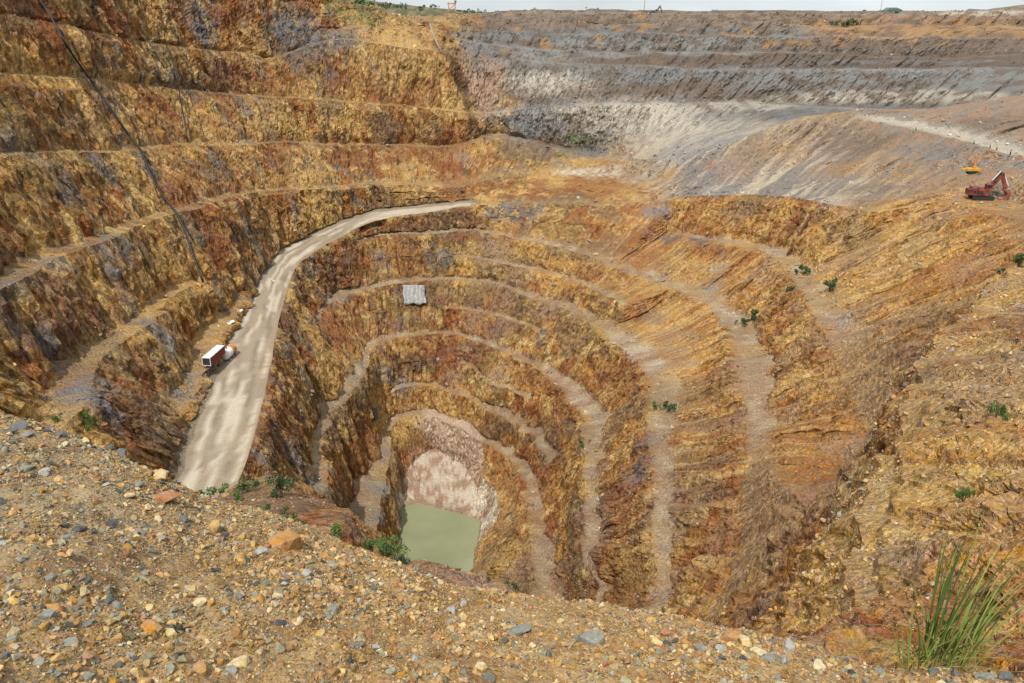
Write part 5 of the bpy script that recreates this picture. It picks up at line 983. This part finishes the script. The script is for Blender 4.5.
part('wall', M_shed, sh, lambda bm: box(bm, (-8, -4, -1), (8, 4, 3.4))); part('roof', M_shed, sh, lambda bm: prism(bm, [(-5, 3.4), (-2.5, 5.4), (3, 5.4), (8.4, 3.4)], -4.3, 4.3))
part('door', M_dark, sh, lambda bm: box(bm, (-4, -4.08, -.8), (-1, -4.01, 2.4))); part('window', M_glass, sh, lambda bm: box(bm, (2, -4.08, 1), (5, -4.01, 2.4)))
for a, b, d_, h_, lab in [(880, 14.5, 725, 14, 'tall thin mast beside the far shed'), (644, 14, 640, 12, 'thin mast on the skyline beside the far excavator'), (586, 14, 625, 4, 'short pole on the skyline above the rust-streaked bench')]:
    q = at_d(a, b, d_); m_ = empty('mast', tuple(q), 0, lab, 'mast', 'masts on the far rim'); part('pole', M_gpipe, m_, lambda bm: tube(bm, [(0, 0, -1), (0, 0, h_)], [.28, .16], 6)); part('head', M_far, m_, lambda bm: box(bm, (-.6, -.3, h_), (.6, .3, h_ + .5)))
q = at_d(655, 14.0, 640); excavator('far_excavator', (q[0], q[1], q[2] - .5), math.radians(5), .62, M_far, 'tiny dark excavator on the far skyline beside a mast')

# ================================================================== TALL GRASS ON THE BANK
M_blade = leaf_mat('blade_green', (.19, .28, .04), (.34, .42, .10)); M_bladed = leaf_mat('blade_dark', (.06, .11, .022), (.13, .19, .04)); M_straw = leaf_mat('blade_straw', (.38, .29, .12), (.50, .42, .20))
gq, gd = mhit(942, 668); gs = gd / F
clumpg = empty('grass_clump', (gq[0], gq[1] + .05, gq[2] - .02), 0, 'tall clump of long green grass blades on the edge of the gravel bank', 'grass')
rg = random.Random(3)
def blade(x0, top, base_w, mat, sag=0.0, name='blade', y0=None):
    """x0 px offset of the root, top (dx,dy) px of the tip; curved ribbon with a keel"""
    y0 = rg.uniform(-.10, .10) if y0 is None else y0; a = Vector((x0 * gs, y0, 0)); tip = Vector((top[0] * gs, y0 + rg.uniform(-.25, .15), top[1] * gs))
    mid = (a + tip) / 2 + Vector(((x0 - top[0]) * gs * .22, 0, abs(tip.z) * .16 + sag * gs)); n = 9; bm = bmesh.new(); prev = None
    for k in range(n + 1):
        t = k / n; c0 = a * (1 - t) ** 2 + mid * 2 * t * (1 - t) + tip * t * t; w_ = base_w * (1 - t ** 2.2) * (.6 + .8 * min(t * 3, 1)) * .6 + .0004
        l, m_, r = bm.verts.new(c0 + Vector((-w_, .25 * w_, 0))), bm.verts.new(c0 + Vector((0, -.35 * w_, 0))), bm.verts.new(c0 + Vector((w_, .25 * w_, 0)))
        if prev: bm.faces.new((prev[0], prev[1], m_, l)); bm.faces.new((prev[1], prev[2], r, m_))
        prev = (l, m_, r)
    me = bpy.data.meshes.new(name); bm.to_mesh(me); bm.free(); me.materials.append(mat); return link(name, me, clumpg)
tall = [(-18, -14, 158), (-17, -12, 140), (-14, -16, 120), (-12, 2, 132), (-10, 0, 118), (-8, 8, 100), (2, 12, 128), (5, 14, 140), (4, 22, 104), (0, 40, 125), (8, 54, 138), (14, 62, 120), (16, 50, 96), (20, 66, 104), (22, 78, 88), (26, 86, 92), (24, 58, 80), (18, 70, 128)]
for x0, tx_, tz_ in tall:
    tz_ *= 1.28; blade(x0, (tx_, tz_), .010, rg.choice([M_bladed, M_bladed, M_blade])); blade(x0 + 2, (tx_ + rg.uniform(-5, 5), tz_ * rg.uniform(.7, .92)), .010, rg.choice([M_bladed, M_blade]))
for k in range(36):
    x0 = rg.gauss(-2, 22); x0 = max(-42, min(42, x0)); dx = x0 * 1.3 + rg.gauss(0, 22); blade(x0, (dx, rg.uniform(38, 92)), rg.uniform(.006, .010), rg.choice([M_blade, M_blade, M_bladed, M_blade]))
for k in range(28):
    x0 = rg.gauss(4, 24); s_ = rg.choice([-1, 1, 1]); blade(x0, (x0 + s_ * rg.uniform(40, 105), rg.uniform(5, 70)), .007, rg.choice([M_blade, M_blade, M_straw]), sag=rg.uniform(10, 40))
for k in range(16): x0 = rg.gauss(-4, 18); blade(x0, (x0 + rg.gauss(0, 26), rg.uniform(12, 50)), .006, M_straw, name='dry_blade')
